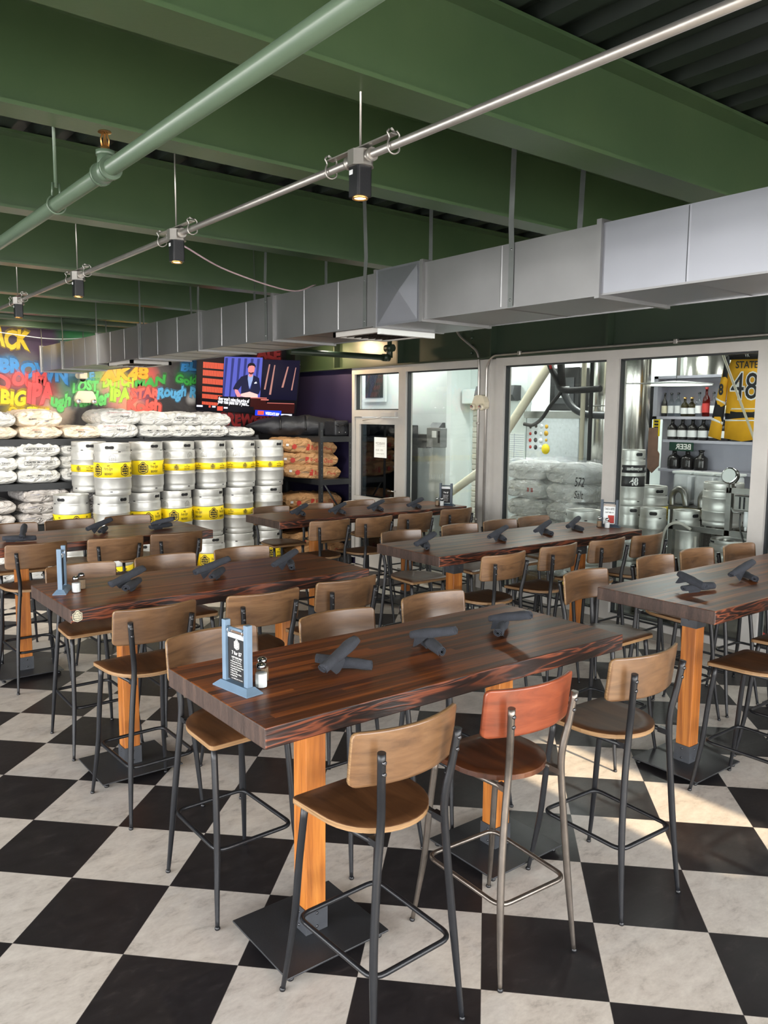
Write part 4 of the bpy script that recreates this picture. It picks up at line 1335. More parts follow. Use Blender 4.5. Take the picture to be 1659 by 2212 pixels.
def make_keg(name, band, r=KR, h=KH, word=None, logo=False, black=False):
    k = thing(name, 'x', 'keg')
    mb = MB(); mb.lathe(keg_profile(r, h), 40, cap0=False)
    body = mb.build('body', M['keg'], k)
    fr = on_cyl(r * 0.958, 0)
    mb = MB()
    for a in (0.35, PI + 0.35):
        oval_hole(mb, on_cyl(r * 0.958, a), 0, h - 0.047, 0.30 * r + 0.035, 0.034, 0.0016)
    mb.build('handle_opening', M['ink'], k)
    mb = MB()
    for a in (0.35, PI + 0.35):
        f_ = on_cyl(r * 0.958, a)
        w = 0.30 * r + 0.042
        out = rrect(-w / 2, w / 2, h - 0.068, h - 0.026, 0.019, 5)
        mb.tube([f_(x, y, 0.001) for x, y in out + out[:1]], 0.0028, 5, cap=False)
    mb.build('handle_rim', M['keg'], k)
    mb = MB()
    for a in range(3):
        oval_hole(mb, on_cyl(r * 0.957, a * 2.1 + 0.9), 0, h - 0.094, 0.03, 0.010, 0.002)
        oval_hole(mb, on_cyl(r * 0.957, a * 2.1 + 0.4), 0, 0.048, 0.03, 0.009, 0.0015)
    mb.build('drain_notches', M['ink'], body)
    mb = MB()
    text_into(mb, 'STATE 48 BREWERY', on_cyl(r * 0.959, 2.0), box=(-0.12, 0.12, h - 0.060, h - 0.036), mi=0, offset=0.0)
    if logo:
        for a in (-0.9, 0.5, 1.9, 3.3, 4.7):
            f_ = on_cyl(r * 0.997, a)
            pts = [(x * 0.085, h - 0.165 + y * 0.085) for x, y in BADGE]
            mb.tube([f_(x, y, 0.0008) for x, y in pts + pts[:1]], 0.0016, 4, cap=False)
            for b_, yy in (('STATE', 0.012), ('48', -0.004), ('BREW', -0.02)):
                text_into(mb, b_, f_, box=(-0.022, 0.022, h - 0.165 + yy - 0.004, h - 0.165 + yy + 0.007))
    mb.build('stamped_lettering', M['grey_ink'], body)
    if band:
        z0, z1 = band
        m_ = M['black_label'] if black else M['yellow']
        mb = MB(); mb.lathe([(r * 1.0005, z0), (r * 1.010, z0 + 0.001), (r * 1.014, (z0 + z1) / 2), (r * 1.010, z1 - 0.001), (r * 1.0005, z1)], 40)
        lb = mb.build('label_band', m_, k)
        mb = MB()
        hh = z1 - z0; zc = (z0 + z1) / 2
        for j in range(4):
            f_ = on_cyl(r * 1.016, j * PI / 2)
            if not black:
                badge_into(mb, f_, -0.075, zc, hh * 0.86, 0, 1, 0.0006)
                w = 0.048 if hh > 0.1 else 0.040
                text_into(mb, 'state', f_, box=(0.055 - w * 0.3, 0.055 + w * 0.3, zc + hh * 0.24, zc + hh * 0.38), mi=0, shear=0.35, offset=0.012)
                text_into(mb, 'Forty Eight', f_, box=(0.055 - w, 0.055 + w, zc - hh * 0.06, zc + hh * 0.2), mi=0, shear=0.4, offset=0.012)
                text_into(mb, 'BREWERY', f_, box=(0.055 - w * 0.9, 0.055 + w * 0.9, zc - hh * 0.33, zc - hh * 0.17), mi=0, offset=0.02)
            else:
                text_into(mb, word or '48', f_, box=(-0.085, 0.085, zc - hh * 0.3, zc + hh * 0.3), mi=1, shear=0.25, offset=0.02)
        mb.build('label_print', [M['ink'], M['yellow'] if not black else M['white_ink']], lb)
    return k

WIDE, NARROW = (0.205, 0.368), (0.238, 0.318)
keg_w = Proto(make_keg('beer_keg', WIDE)); keg_wl = Proto(make_keg('beer_keg', WIDE, logo=True))
keg_n = Proto(make_keg('beer_keg', NARROW)); keg_nl = Proto(make_keg('beer_keg', NARROW, logo=True))
keg_0 = Proto(make_keg('beer_keg', None))
gk = 'stacked steel beer kegs'
ORD = ['first', 'second', 'third', 'fourth', 'fifth', 'sixth', 'seventh']
# column x for the top, middle and bottom rows, in front of the sack racks
top = [(3.05, 9.50, keg_n, 1.0), (3.129, 8.95, keg_wl, -2.4), (3.60, 9.16, keg_w, -1.75), (4.018, 9.2, keg_nl, -1.72), (4.438, 9.2, keg_nl, -1.5), (4.845, 9.2, keg_nl, -1.35), (5.262, 9.2, keg_n, -1.6)]
mid = [(2.76, 9.26, keg_w, 0.3), (3.12, 9.00, keg_0, -1.5), (3.545, 9.14, keg_w, -1.3), (3.955, 9.17, keg_wl, -1.7), (4.372, 9.17, keg_w, -1.25), (4.80, 9.18, keg_n, -1.2), (5.235, 9.18, keg_0, -2.0)]
bot = [(2.74, 9.25, keg_n, 0.2), (3.13, 8.98, keg_w, 0.0), (3.55, 9.12, keg_n, 0.7), (3.965, 9.16, keg_w, 0.4), (4.38, 9.16, keg_w, -1.9), (4.80, 9.17, keg_0, -1.0), (5.225, 9.17, keg_w, -1.5)]
for z, row, nm in ((KH * 2 + 0.002, top, 'top'), (KH + 0.001, mid, 'middle'), (0.0, bot, 'bottom')):
    for i, (x, y, pr, a) in enumerate(row):
        what = 'unlabelled steel keg' if pr is keg_0 else ('steel keg with a wide yellow band' if pr in (keg_w, keg_wl) else 'steel keg with a narrow yellow band')
        pr.put((x, y, z), a, '%s, %s from the left in the %s row' % (what, ORD[i], nm), gk)

# ------------------------------------------------------------------ racks
def rack(name, label, x0, x1, y0, y1, shelves, top, holes_face, group):
    t = thing(name, label, 'storage rack', (0, 0, 0), 0, group)
    for x in (x0, x1):
        for y in (y0, y1):
            sx = 1 if x == x0 else -1; sy = 1 if y == y0 else -1
            mb = MB()
            mb.box(min(x, x + sx * 0.045), max(x, x + sx * 0.045), y - 0.0015, y + 0.0015, 0, top)
            mb.box(x - 0.0015, x + 0.0015, min(y, y + sy * 0.045), max(y, y + sy * 0.045), 0, top)
            up = mb.build('upright', M['rack'], t)
            if y == y0 and holes_face:
                mb = MB()
                z = 0.08
                while z < top - 0.03:
                    c = Matrix.Translation((x + sx * 0.022, y - 0.0018, z)) @ Matrix.Rotation(R(90), 4, 'X')
                    mb.lathe([(0.0, 0.0), (0.006, 0.0)], 8, m=c)
                    z += 0.085
                mb.build('bolt_holes', M['strap'], up)
    for z in shelves:
        mb = MB()
        mb.box(x0 + 0.004, x1 - 0.004, y0 + 0.004, y1 - 0.004, z - 0.016, z)
        sh = mb.build('shelf', M['rack'], t)
        mb = MB()
        for y in (y0, y1):
            mb.box(x0 + 0.002, x1 - 0.002, y - 0.004, y + 0.012, z - 0.075, z - 0.010)
        for x in (x0, x1):
            mb.box(x - 0.004, x + 0.012, y0, y1, z - 0.075, z - 0.010)
        mb.build('shelf_beam', M['rack'], sh)
    return t

RY = 9.74
gr = 'black steel storage racks'
rack('storage_rack', 'black rack of white malt sacks behind the left half of the kegs', 0.35, 3.80, RY, RY + 0.74, (0.12, 0.775, 1.262, 1.772), 1.80, False, gr)
rack('storage_rack', 'black rack of white sacks behind the right half of the kegs', 3.815, 5.42, RY, RY + 0.74, (0.12, 0.775, 1.262, 1.772), 1.80, False, gr)
rk = rack('storage_rack', 'black rack of brown paper sacks beside the glass door', 5.985, 6.50, 9.06, 10.75, (0.10, 0.635, 1.205, 1.790), 1.975, True, gr)
mb = MB(); mb.tube([(6.02, 9.07, 1.19), (6.40, 9.07, 0.66)], 0.013, 8); mb.build('brace', M['rack'], rk)

# ------------------------------------------------------------------ sacks
def make_sack(L, W, H, seed, mat_, name='malt_sack', wr=1.0, prints=()):
    """a filled sack lying flat: long along y, its width facing -y"""
    nx, ny = 26, 34
    mb = MB()
    def pt(u, v, s):
        e = (max(0.0, 1 - abs(u) ** 5)) ** 0.38 * (max(0.0, 1 - abs(v) ** 16)) ** 0.30
        cx = W / 2 * u * (0.93 + 0.07 * (1 - abs(v) ** 2)); cy = L / 2 * v * (0.95 + 0.05 * (1 - u * u))
        q = Vector((cx * 5, cy * 5, seed * 7.3 + s))
        cy += wr * 0.022 * mnoise.noise(Vector((cx * 9 + seed, s * e * 1.6, seed * 3.1))) * abs(v) ** 3
        lump = 0.16 * mnoise.noise(q) + 0.05 * mnoise.noise(q * 2.7)
        crease = wr * (0.030 * abs(mnoise.noise(Vector((cx * 11 + seed, cy * 6, seed)))) + 0.012 * math.sin(cx * 70 + seed * 3 + 4 * mnoise.noise(q)) * abs(v) ** 5)
        dome = 1.0 + (0.22 * (1 - u * u) * (1 - v ** 4) - 0.10) * (1 if s > 0 else 0.3)
        z = s * H / 2 * e * (1 + lump) * dome - (crease * e if s > 0 else 0)
        z = max(z, -H / 2 * 0.97) if s < 0 else z
        return (cx + 0.01 * mnoise.noise(q * 1.5), cy, z + H / 2)
    us = [math.sin(PI / 2 * (-1 + 2 * i / nx)) for i in range(nx + 1)]
    vs_ = [math.sin(PI / 2 * (-1 + 2 * i / ny)) for i in range(ny + 1)]
    A = [pt(u, v, 1) for v in vs_ for u in us]; B = [pt(u, v, -1) for v in vs_ for u in us]
    n1 = nx + 1
    f = [(j * n1 + i, j * n1 + i + 1, (j + 1) * n1 + i + 1, (j + 1) * n1 + i) for j in range(ny) for i in range(nx)]
    mb.add(A, f, True); mb.add(B, [tuple(reversed(q)) for q in f], True)
    o = mb.build(name, mat_)
    # print on the end that faces the room: flat lettering following the swell of the bag
    if prints:
        def end(a, b, c):
            # a across, b up from the base; find y of the surface by marching along the end
            lo, hi = -L / 2, 0.0
            for _ in range(26):
                m_ = (lo + hi) / 2
                u = max(-0.98, min(0.98, a / (W / 2))); v = m_ / (L / 2)
                zt = pt(u, v, 1)[2]; zb = pt(u, v, -1)[2]
                inside = zb <= b <= zt
                if inside: hi = m_
                else: lo = m_
            return (a, hi - 0.004 - c, b)
        def topf(a, b, c):
            u = max(-0.98, min(0.98, a / (W / 2))); v = max(-0.98, min(0.98, b / (L / 2)))
            p = pt(u, v, 1)
            return (a, b, p[2] + 0.003 + c)
        for nm, body, box, mk, where, kw in prints:
            t = MB()
            fn = end if where == 'end' else topf
            if body == '[disc]':
                x0, x1, y0, y1 = box
                vv = [fn((x0 + x1) / 2 + (x1 - x0) / 2 * math.cos(k * PI / 9), (y0 + y1) / 2 + (y1 - y0) / 2 * math.sin(k * PI / 9), 0) for k in range(18)] + [fn((x0 + x1) / 2, (y0 + y1) / 2, 0.001)]
                t.add(vv, [(k, (k + 1) % 18, 18) for k in range(18)], True)
            elif body == '[block]':
                x0, x1, y0, y1 = box
                g = 5
                vv = [fn(x0 + (x1 - x0) * i / g, y0 + (y1 - y0) * j / g, 0) for j in range(g + 1) for i in range(g + 1)]
                t.add(vv, [(j * (g + 1) + i, j * (g + 1) + i + 1, (j + 1) * (g + 1) + i + 1, (j + 1) * (g + 1) + i) for j in range(g) for i in range(g)], True)
            elif body == '[frame]':
                x0, x1, y0, y1 = box
                pts = rrect(x0, x1, y0, y1, min(0.012, (y1 - y0) * 0.3), 2)
                t.tube([fn(x, y, 0) for x, y in pts + pts[:1]], 0.0016, 4, cap=False)
            else:
                text_into(t, body, fn, box=box, **kw)
            t.build(nm, M[mk], o)
    return tag(o, 'x', 'sack')

E0 = dict(offset=0.012)
def rahr(up=False):
    return [('print_frame', '[frame]', (-0.17, 0.17, 0.062, 0.108), 'ink', 'end', {}), ('print', 'RAHR MALTING', (-0.14, 0.14, 0.084, 0.102), 'ink', 'end', E0), ('print', 'ALIX, ALBERTA, CANADA', (-0.12, 0.12, 0.066, 0.076), 'ink', 'end', {}), ('mark', '<>', (0.06, 0.085, 0.03, 0.05), 'ink', 'end', {})]
s_rahr = Proto(make_sack(0.70, 0.50, 0.165, 1, M['sack_white'], prints=rahr()))
s_rahr2 = Proto(make_sack(0.70, 0.50, 0.165, 2, M['sack_white'], prints=rahr()[1:]))
s_plain = Proto(make_sack(0.70, 0.48, 0.175, 4, M['sack_white'], prints=[('mark', '<>', (0.05, 0.075, 0.04, 0.06), 'ink', 'end', {})]))
s_honey = Proto(make_sack(0.70, 0.53, 0.19, 5, M['sack_white'], prints=[('handwriting', 'Honey', (-0.02, 0.10, 0.088, 0.122), 'ink', 'end', dict(shear=0.2, offset=0.006)), ('print', 'GAMBRINUS MALTING', (-0.18, 0.10, 0.145, 0.155), 'red_ink', 'end', {})]))
s_bsg = Proto(make_sack(0.70, 0.52, 0.20, 6, M['sack_tan'], prints=[('print', 'BSG', (-0.13, -0.05, 0.085, 0.102), 'ink', 'end', dict(offset=0.02)), ('handwriting', 'Biscuit', (0.0, 0.09, 0.064, 0.082), 'blue_ink', 'end', {}), ('print', 'Mouterij Dingemans', (-0.10, 0.12, 0.030, 0.042), 'ink', 'end', {})]))
s_bsg2 = Proto(make_sack(0.70, 0.50, 0.15, 7, M['sack_tan'], prints=[('print', 'BSG', (-0.08, 0.0, 0.075, 0.090), 'ink', 'end', dict(offset=0.02)), ('print', 'Mouterij Dingemans', (-0.08, 0.14, 0.022, 0.034), 'ink', 'end', {}), ('print', 'Belgium', (-0.10, 0.08, 0.10, 0.112), 'red_ink', 'end', {})]))
s_choc = Proto(make_sack(0.70, 0.55, 0.145, 8, M['sack_grey'], prints=[('handwriting', 'Chocolate', (-0.08, 0.11, 0.055, 0.090), 'ink', 'end', dict(shear=0.25, offset=0.004)), ('print', 'crisp malt', (-0.20, -0.10, 0.08, 0.092), 'blue_ink', 'end', {})]))
s_last = Proto(make_sack(0.70, 0.56, 0.165, 9, M['sack_grey'], prints=[('handwriting', 'Last', (-0.03, 0.05, 0.068, 0.092), 'ink', 'end', dict(shear=0.2)), ('print', '[disc]', (-0.05, 0.045, -0.32, -0.20), 'gold_ink', 'top', {}), ('print', 'crisp malt', (-0.20, -0.09, 0.098, 0.110), 'blue_ink', 'end', {})]))
gs = 'white malt sacks on the racks'
yS = RY + 0.36
zT, zM, zL = 1.773, 1.263, 0.776
def stack(protos, x, z, step, labels, wob=0.02, a=0.0):
    for i, (pr, lb) in enumerate(zip(protos, labels)):
        pr.put((x + wob * math.sin(i * 4.1 + x), yS - 0.03 + 0.015 * math.cos(i * 3 + x), z + step * i), R(a + 3 * math.sin(i * 2.2 + x * 5)), lb, gs)
stack([s_bsg2, s_plain], 2.10, zT, 0.135, ['cream sack on the top shelf at the left picture edge', 'cream sack end under the dark tag at the left picture edge'], 0.01)
stack([s_bsg2, s_bsg], 2.575, zT, 0.135, ['lower cream sack of the orange lit pair on the top shelf', 'upper orange lit cream sack below the yellow graffiti'])
stack([s_bsg2], 3.07, zT, 0.12, ['single low cream sack between the orange lit pair and the honey sacks'])
stack([s_honey, s_honey], 3.505, zT, 0.162, ['lower white sack of the pair marked Honey', 'upper white sack of the pair marked Honey'])
stack([s_rahr2, s_plain], 3.985, zT, 0.150, ['lower white sack right of the honey pair', 'upper crumpled white sack right of the honey pair'])
stack([s_rahr2, s_rahr], 4.385, zT, 0.155, ['lower white sack left of the television corner', 'upper white sack with a framed malting print, left of the television corner'])
stack([s_rahr, s_plain], 4.765, zT, 0.145, ['lower white sack under the left television corner', 'upper white sack under the left television corner'])
s_rahr2.put((5.165, yS - 0.02, zT), R(2), 'last white sack on the top shelf, half empty, right below the television', gs, scale=(0.86, 1, 0.8))
for k, pr in enumerate((s_plain, s_rahr2, s_plain)):
    pr.put((2.10, yS - 0.02, zM + 0.150 * k), R(2 * k - 2), '%s sack of the middle shelf stack at the left picture edge' % ('bottom', 'second', 'top')[k], gs)
for k, pr in enumerate((s_rahr2, s_rahr, s_rahr)):
    pr.put((2.545 + 0.012 * k, yS - 0.035, zM + 0.152 * k), R(2 - 2 * k), '%s white malting sack, middle shelf stack second from the kegs' % ('bottom', 'middle', 'top')[k], gs)
for k, pr in enumerate((s_rahr, s_rahr2, s_rahr)):
    pr.put((3.055 - 0.01 * k, yS, zM + 0.152 * k), R(2 * k - 2), '%s white malting sack, middle shelf stack touching the kegs' % ('bottom', 'middle', 'top')[k], gs)
for k, pr in enumerate((s_choc, s_choc, s_last)):
    pr.put((2.60 + 0.01 * k, yS - 0.03, zL + 0.128 * k), R(2 * k - 2), ('grey sack marked Chocolate at the bottom of the lower shelf', 'grey sack marked Chocolate above another one', 'grey sack with a gold disc above the two chocolate sacks')[k], gs)
for k, pr in enumerate((s_choc, s_choc, s_last)):
    pr.put((3.17, yS + 0.0, zL + 0.128 * k), R(1 - k), ('lowest grey sack of the lower shelf stack half hidden by kegs', 'second grey sack of the lower shelf stack half hidden by kegs', 'grey sack with a gold disc, half hidden by kegs')[k], gs)
for k, pr in enumerate((s_choc, s_last)):
    pr.put((2.03, yS, zL + 0.140 * k), R(3 * k - 2), ('lower grey sack on the lower shelf at the left picture edge', 'upper grey sack on the lower shelf at the left picture edge')[k], gs)
s_can = Proto(make_sack(0.70, 0.54, 0.17, 12, M['sack_white'], prints=[('print', 'CANADA', (-0.10, 0.12, 0.05, 0.085), 'ink', 'end', dict(offset=0.01))]))
for i, (x, k) in enumerate(((2.05, 0), (2.05, 1), (2.62, 0), (2.62, 1), (2.62, 2))):
    (s_can if i in (0, 2) else s_plain).put((x, yS, 0.121 + 0.155 * k), R(2 * i - 3), ('white sack printed CANADA on the floor shelf at the left picture edge', 'white sack on the CANADA sack at the left picture edge', 'white sack printed CANADA seen between stool legs', 'second white sack of the floor shelf stack behind stool legs', 'top white sack of the floor shelf stack behind stool legs')[i], gs)

# brown paper sacks: length across x
def oat_side(seed):
    """lettering on the long side that faces the room"""
    o = make_sack(0.52, 0.92, 0.205, seed, M['sack_brown'], 'oat_sack', 1.5, prints=[('print', 'Rolled Oats', (0.02, 0.34, 0.055, 0.115), 'red_ink', 'end', dict(offset=0.005)), ('print', '[disc]', (-0.27, -0.20, 0.045, 0.115), 'red_ink', 'end', {}), ('print', '[block]', (-0.055, -0.005, 0.045, 0.13), 'red_ink', 'end', {}), ('print', 'Grain Millers', (-0.18, -0.07, 0.075, 0.10), 'grey_ink', 'end', {}), ('label', '[block]', (-0.36, -0.32, 0.08, 0.11), 'label_white', 'end', {})])
    return o
bs, bs2 = Proto(oat_side(41)), Proto(oat_side(47))
gb = 'brown paper oat sacks'
for k in range(3):
    (bs if k != 1 else bs2).put((6.02 - 0.02 * k, 9.50 + 0.02 * k, 1.206 + 0.172 * k), 0, '%s brown rolled oats sack on the middle shelf' % ('bottom', 'middle', 'top')[k], gb, rot=(0, R((4, 2, 5)[k]), R((-8, -14, -6)[k])))
bs2.put((6.06, 9.52, 0.80), R(-8), 'brown sack lying on top of the low shelf pile', gb)
bs.put((6.10, 9.50, 0.636), R(4), 'brown sack at the bottom of the low shelf pile', gb)
bs2.put((6.12, 9.98, 0.636), R(-3), 'brown sack deeper on the low shelf by the purple wall', gb)
bs.put((6.10, 9.46, 0.101), R(3), 'brown sack on the floor shelf seen under the back table', gb)
bs2.put((6.08, 9.48, 0.265), R(-4), 'brown sack on another one on the floor shelf under the back table', gb)

# black soft bag and padded case on top of the rack
mb = MB()
nx, ny = 20, 30
vv = []
for j in range(ny + 1):
    t = j / ny
    y = -0.62 + 1.24 * t
    rr = 0.145 * (1 - abs(2 * t - 0.8) ** 3 * 0.55)
    for i in range(nx):
        a = 2 * PI * i / nx
        q = Vector((math.cos(a) * 2, y * 5, math.sin(a) * 2))
        w = 1 + 0.20 * mnoise.noise(q * 1.4) + 0.10 * mnoise.noise(Vector((q.x * 1.5, q.y * 1.2, q.z * 6)))
        vv.append((math.cos(a) * rr * 1.35 * w, y, max(-0.125, math.sin(a) * rr * w)))
mb.add(vv, [(j * nx + i, j * nx + (i + 1) % nx, (j + 1) * nx + (i + 1) % nx, (j + 1) * nx + i) for j in range(ny) for i in range(nx)], True)
mb.add(vv[:nx], [tuple(range(nx))]); mb.add(vv[-nx:], [tuple(range(nx))])
bag = mb.build('duffel_bag', M['bag_black'])
bag.location = (5.92, 9.72, 1.917); bag.rotation_euler = (0, 0, R(62))
tag(bag, 'long crumpled black fabric bag on top of the brown sack rack', 'bag')
mb = MB()
for k in (-0.2, 0.15): mb.tube(bez([(-0.20, k, -0.05), (-0.17, k, 0.10), (0.0, k, 0.155), (0.17, k, 0.10)], 4), 0.012, 6)
mb.build('strap', M['black_plastic'], bag)
case = thing('equipment_case', 'small black padded case with clasps at the right end of the rack top', 'case', (6.36, 9.22, 1.792), R(8))
mb = MB(); mb.bbox(-0.13, 0.13, -0.12, 0.12, 0.0, 0.215, 0.03, seg=3); mb.build('body', M['bag_black'], case)
mb = MB()
mb.tube([(-0.125, -0.125, 0.15), (0.125, -0.125, 0.15)], 0.008, 6)
mb.build('flap', M['black_plastic'], case)
for x in (-0.06, 0.06):
    mb = MB(); mb.box(x - 0.025, x + 0.025, -0.135, -0.118, 0.13, 0.165); cb_ = mb.build('clasp', M['black_plastic'], case)
    mb = MB(); mb.lathe([(0.0, 0.004), (0.008, 0.003), (0.008, 0)], 8, m=Matrix.Translation((x, -0.12, 0.05)) @ Matrix.Rotation(R(90), 4, 'X')); mb.build('rivet', M['chrome'], case)

# ------------------------------------------------------------------ mural lettering (paint on the wall)
def spray(body, x0, x1, z0, z1, col, shear=0.1, tilt=0.0, off=0.055):
    mb = MB()
    xm, zm = (x0 + x1) / 2, (z0 + z1) / 2
    def fn(a, b, c):
        w = 0.016 * math.sin(a * 23 + zm * 9)
        return (a, NY - 0.0015 - c - spray.k * 0.0006, b + (a - xm) * tilt + w)
    text_into(mb, body, fn, box=(x0, x1, z0, z1), shear=shear, offset=off)
    h = MB()
    text_into(h, body, lambda a, b, c: fn(a, b, c - 0.0003), box=(x0 - 0.018, x1 + 0.018, z0 - 0.018, z1 + 0.03), shear=shear, offset=off + 0.03)
    spray.k += 1
    mb.build('graffiti_lettering', M['sp_' + col], wall_n)
    h.build('graffiti_overspray', overspray(col), wall_n)
spray.k = 0
def overspray(col):
    nm = 'overspray_' + col
    if nm in bpy.data.materials: return bpy.data.materials[nm]
    n = N(nm)
    src = M['sp_' + col].node_tree.nodes['Color Ramp' if 'Color Ramp' in M['sp_' + col].node_tree.nodes else 'ColorRamp'].color_ramp.elements[0].color
    n.set(color=tuple(src), rough=0.6)
    tr = n.n('BsdfTransparent'); ms = n.n('MixShader')
    f = n.noise(n.co('Object'), 12, 5, 0.6)
    n.l(n.ramp(f, [(0.35, (0.12, 0.12, 0.12)), (0.7, (0.65, 0.65, 0.65))]), ms.inputs[0])
    n.l(tr.outputs[0], ms.inputs[1]); n.l(n.p.outputs[0], ms.inputs[2]); n.l(ms.outputs[0], n.out.inputs[0])
    return n.m
for a in (('BLACK', 2.16, 2.81, 2.88, 3.12, 'yel', 0.15, -0.10), ('BROWN', 2.44, 3.26, 2.51, 2.70, 'blu', 0.0, -0.16), ('RED', 2.12, 2.56, 2.37, 2.56, 'red', 0.0, -0.10), ('OUM', 2.58, 3.0, 2.40, 2.58, 'red', 0.1, 0.05),
          ('BIG', 2.43, 2.74, 2.16, 2.35, 'yel', 0.1, -0.05), ('IPA', 2.74, 3.08, 2.18, 2.46, 'red', 0.15, -0.05), ('COPPER', 2.52, 3.02, 2.04, 2.14, 'yel', 0.2, 0.0), ('ugh', 3.03, 3.29, 2.10, 2.32, 'lgr', 0.15, 0.05), ('ALE', 3.38, 3.60, 2.52, 2.64, 'sky', 0.0, 0.0),
          ('LOST', 3.31, 3.66, 2.36, 2.50, 'lgr', 0.1, 0.12), ('DUTCH', 3.71, 4.14, 2.42, 2.56, 'lime', 0.1, 0.08), ('MAN', 4.14, 4.60, 2.45, 2.58, 'grn', 0.1, 0.15), ('AK48', 3.68, 4.35, 2.52, 2.70, 'org', 0.1, 0.08),
          ('Kinder', 3.33, 3.80, 2.18, 2.38, 'lgr', 0.2, 0.06), ('IPA', 3.80, 4.07, 2.24, 2.42, 'lime', 0.1, 0.10), ('STAR', 4.09, 4.50, 2.29, 2.43, 'cor', 0.1, 0.03), ('Kolsh', 4.03, 4.52, 2.10, 2.27, 'cor', 0.1, 0.05),
          ('Rough R', 4.46, 5.06, 2.26, 2.46, 'sky', 0.15, 0.06), ('Gold', 4.74, 5.08, 2.50, 2.62, 'grn', 0.1, 0.0), ('BL', 4.82, 5.07, 2.69, 2.80, 'blu', 0.1, 0.0), ('BREWERY', 5.42, 6.36, 1.90, 2.08, 'red', 0.1, -0.03), ('ALE', 6.04, 6.46, 2.92, 3.10, 'red', 0.0, 0.0)):
    spray(*a)

# ------------------------------------------------------------------ small things on the mural wall
t = thing('security_camera', 'white dome security camera below the duct end', 'camera', (3.40, NY - 0.16, 2.515))
mb = MB(); mb.bbox(-0.052, 0.052, -0.05, 0.05, 0.0, 0.085, 0.016, seg=3); mb.build('housing', M['cream'], t)
mb = MB(); mb.lathe([(0.036 * math.cos(R(a)), -0.036 * math.sin(R(a))) for a in range(0, 91, 15)], 20); mb.build('dome', M['black_plastic'], t)
mb = MB(); mb.tube([(0, 0.05, 0.05), (0, 0.16, 0.05)], 0.018, 10); mb.lathe([(0.0, 0), (0.045, 0), (0.045, 0.012)], 16, m=Matrix.Translation((0, 0.150, 0.05)) @ Matrix.Rotation(R(-90), 4, 'X'))
mb.build('bracket', M['cream'], t)

def emergency_light(label, loc, rz, w=0.29):
    t = thing('emergency_light', label, 'emergency light', loc, rz)
    mb = MB()
    o8 = [(-w / 2 + 0.02, -0.075), (w / 2 - 0.02, -0.075), (w / 2, -0.05), (w / 2, 0.0), (w / 2 - 0.035, 0.07), (w / 2 - 0.06, 0.08), (-w / 2 + 0.06, 0.08), (-w / 2 + 0.035, 0.07), (-w / 2, 0.0), (-w / 2, -0.05)]
    mb.prism(o8, 'y', -0.07, 0.0)
    mb.build('housing', M['cream'], t)
    for s in (-1, 1):
        mb = MB()
        mb.lathe([(0.0, 0.028), (0.026, 0.026), (0.036, 0.010), (0.036, -0.02), (0.020, -0.035)], 16, m=Matrix.Translation((s * (w / 2 - 0.035), -0.085, -0.055)) @ Matrix.Rotation(R(90), 4, 'X'))
        hd_ = mb.build('lamp_head', M['cream'], t)
        mb = MB(); mb.lathe([(0.0, 0.029), (0.024, 0.027)], 12, m=Matrix.Translation((s * (w / 2 - 0.035), -0.086, -0.055)) @ Matrix.Rotation(R(90), 4, 'X')); mb.build('lens', M['chrome'], hd_)
    return t
emergency_light('cream twin-head emergency light on the graffiti wall above the sacks', (3.46, NY, 2.285), 0, 0.27)
emergency_light('cream twin-head emergency light on the window column between the panes', (WX - 0.05, 6.52, 2.235), R(-90), 0.20)

# conduits on the window column and along the frame head
for pts, lb in (([(WX - 0.06, 6.58, 0.0), (WX - 0.06, 6.58, 2.62), (WX - 0.06, 6.60, 2.80), (WX - 0.06, 6.95, 3.02), (WX - 0.06, 7.1, 3.44)], 'left grey conduit running up the window column'),
                ([(WX - 0.06, 6.46, 0.0), (WX - 0.06, 6.46, 2.64), (WX - 0.085, 6.35, 2.745), (WX - 0.085, 5.5, 2.75), (WX - 0.085, 3.3, 2.75), (WX - 0.085, -2.0, 2.75)], 'right grey conduit bending along the window head')):
    mb = MB(); mb.tube(round_path(pts, 0.10, 6), 0.0125, 10)
    o = tag(mb.build('wall_conduit', M['conduit']), lb, 'conduit', 'conduits on the window wall')
    mb = MB()
    if 'right' in lb:
        for y in (5.95, 4.1, 1.0):
            mb.bbox(WX - 0.105, WX - 0.065, y - 0.02, y + 0.02, 2.728, 2.772, 0.006)
    else:
        for z in (0.9, 2.0):
            mb.bbox(WX - 0.075, WX - 0.045, 6.56, 6.60, z - 0.012, z + 0.012, 0.004)
    mb.build('clamp', M['conduit'], o)
mb = MB()
mb.tube([(4.9, 8.05, 2.80), (6.30, 8.05, 2.80)], 0.035, 14); mb.tube([(6.25, 8.05, 2.80), (6.35, 8.05, 2.80)], 0.046, 14); mb.tube([(6.36, 8.05, 2.80), (6.36, 8.05, 2.93)], 0.040, 14); mb.tube([(6.36, 7.98, 2.92), (6.36, 8.12, 2.92)], 0.046, 12); mb.tube([(6.36, 8.05, 2.93), (6.36, 8.05, CZ)], 0.03, 10)
tag(mb.build('drain_pipe', M['green_dark']), 'dark green pipe elbow behind the duct over the glass door', 'pipe')

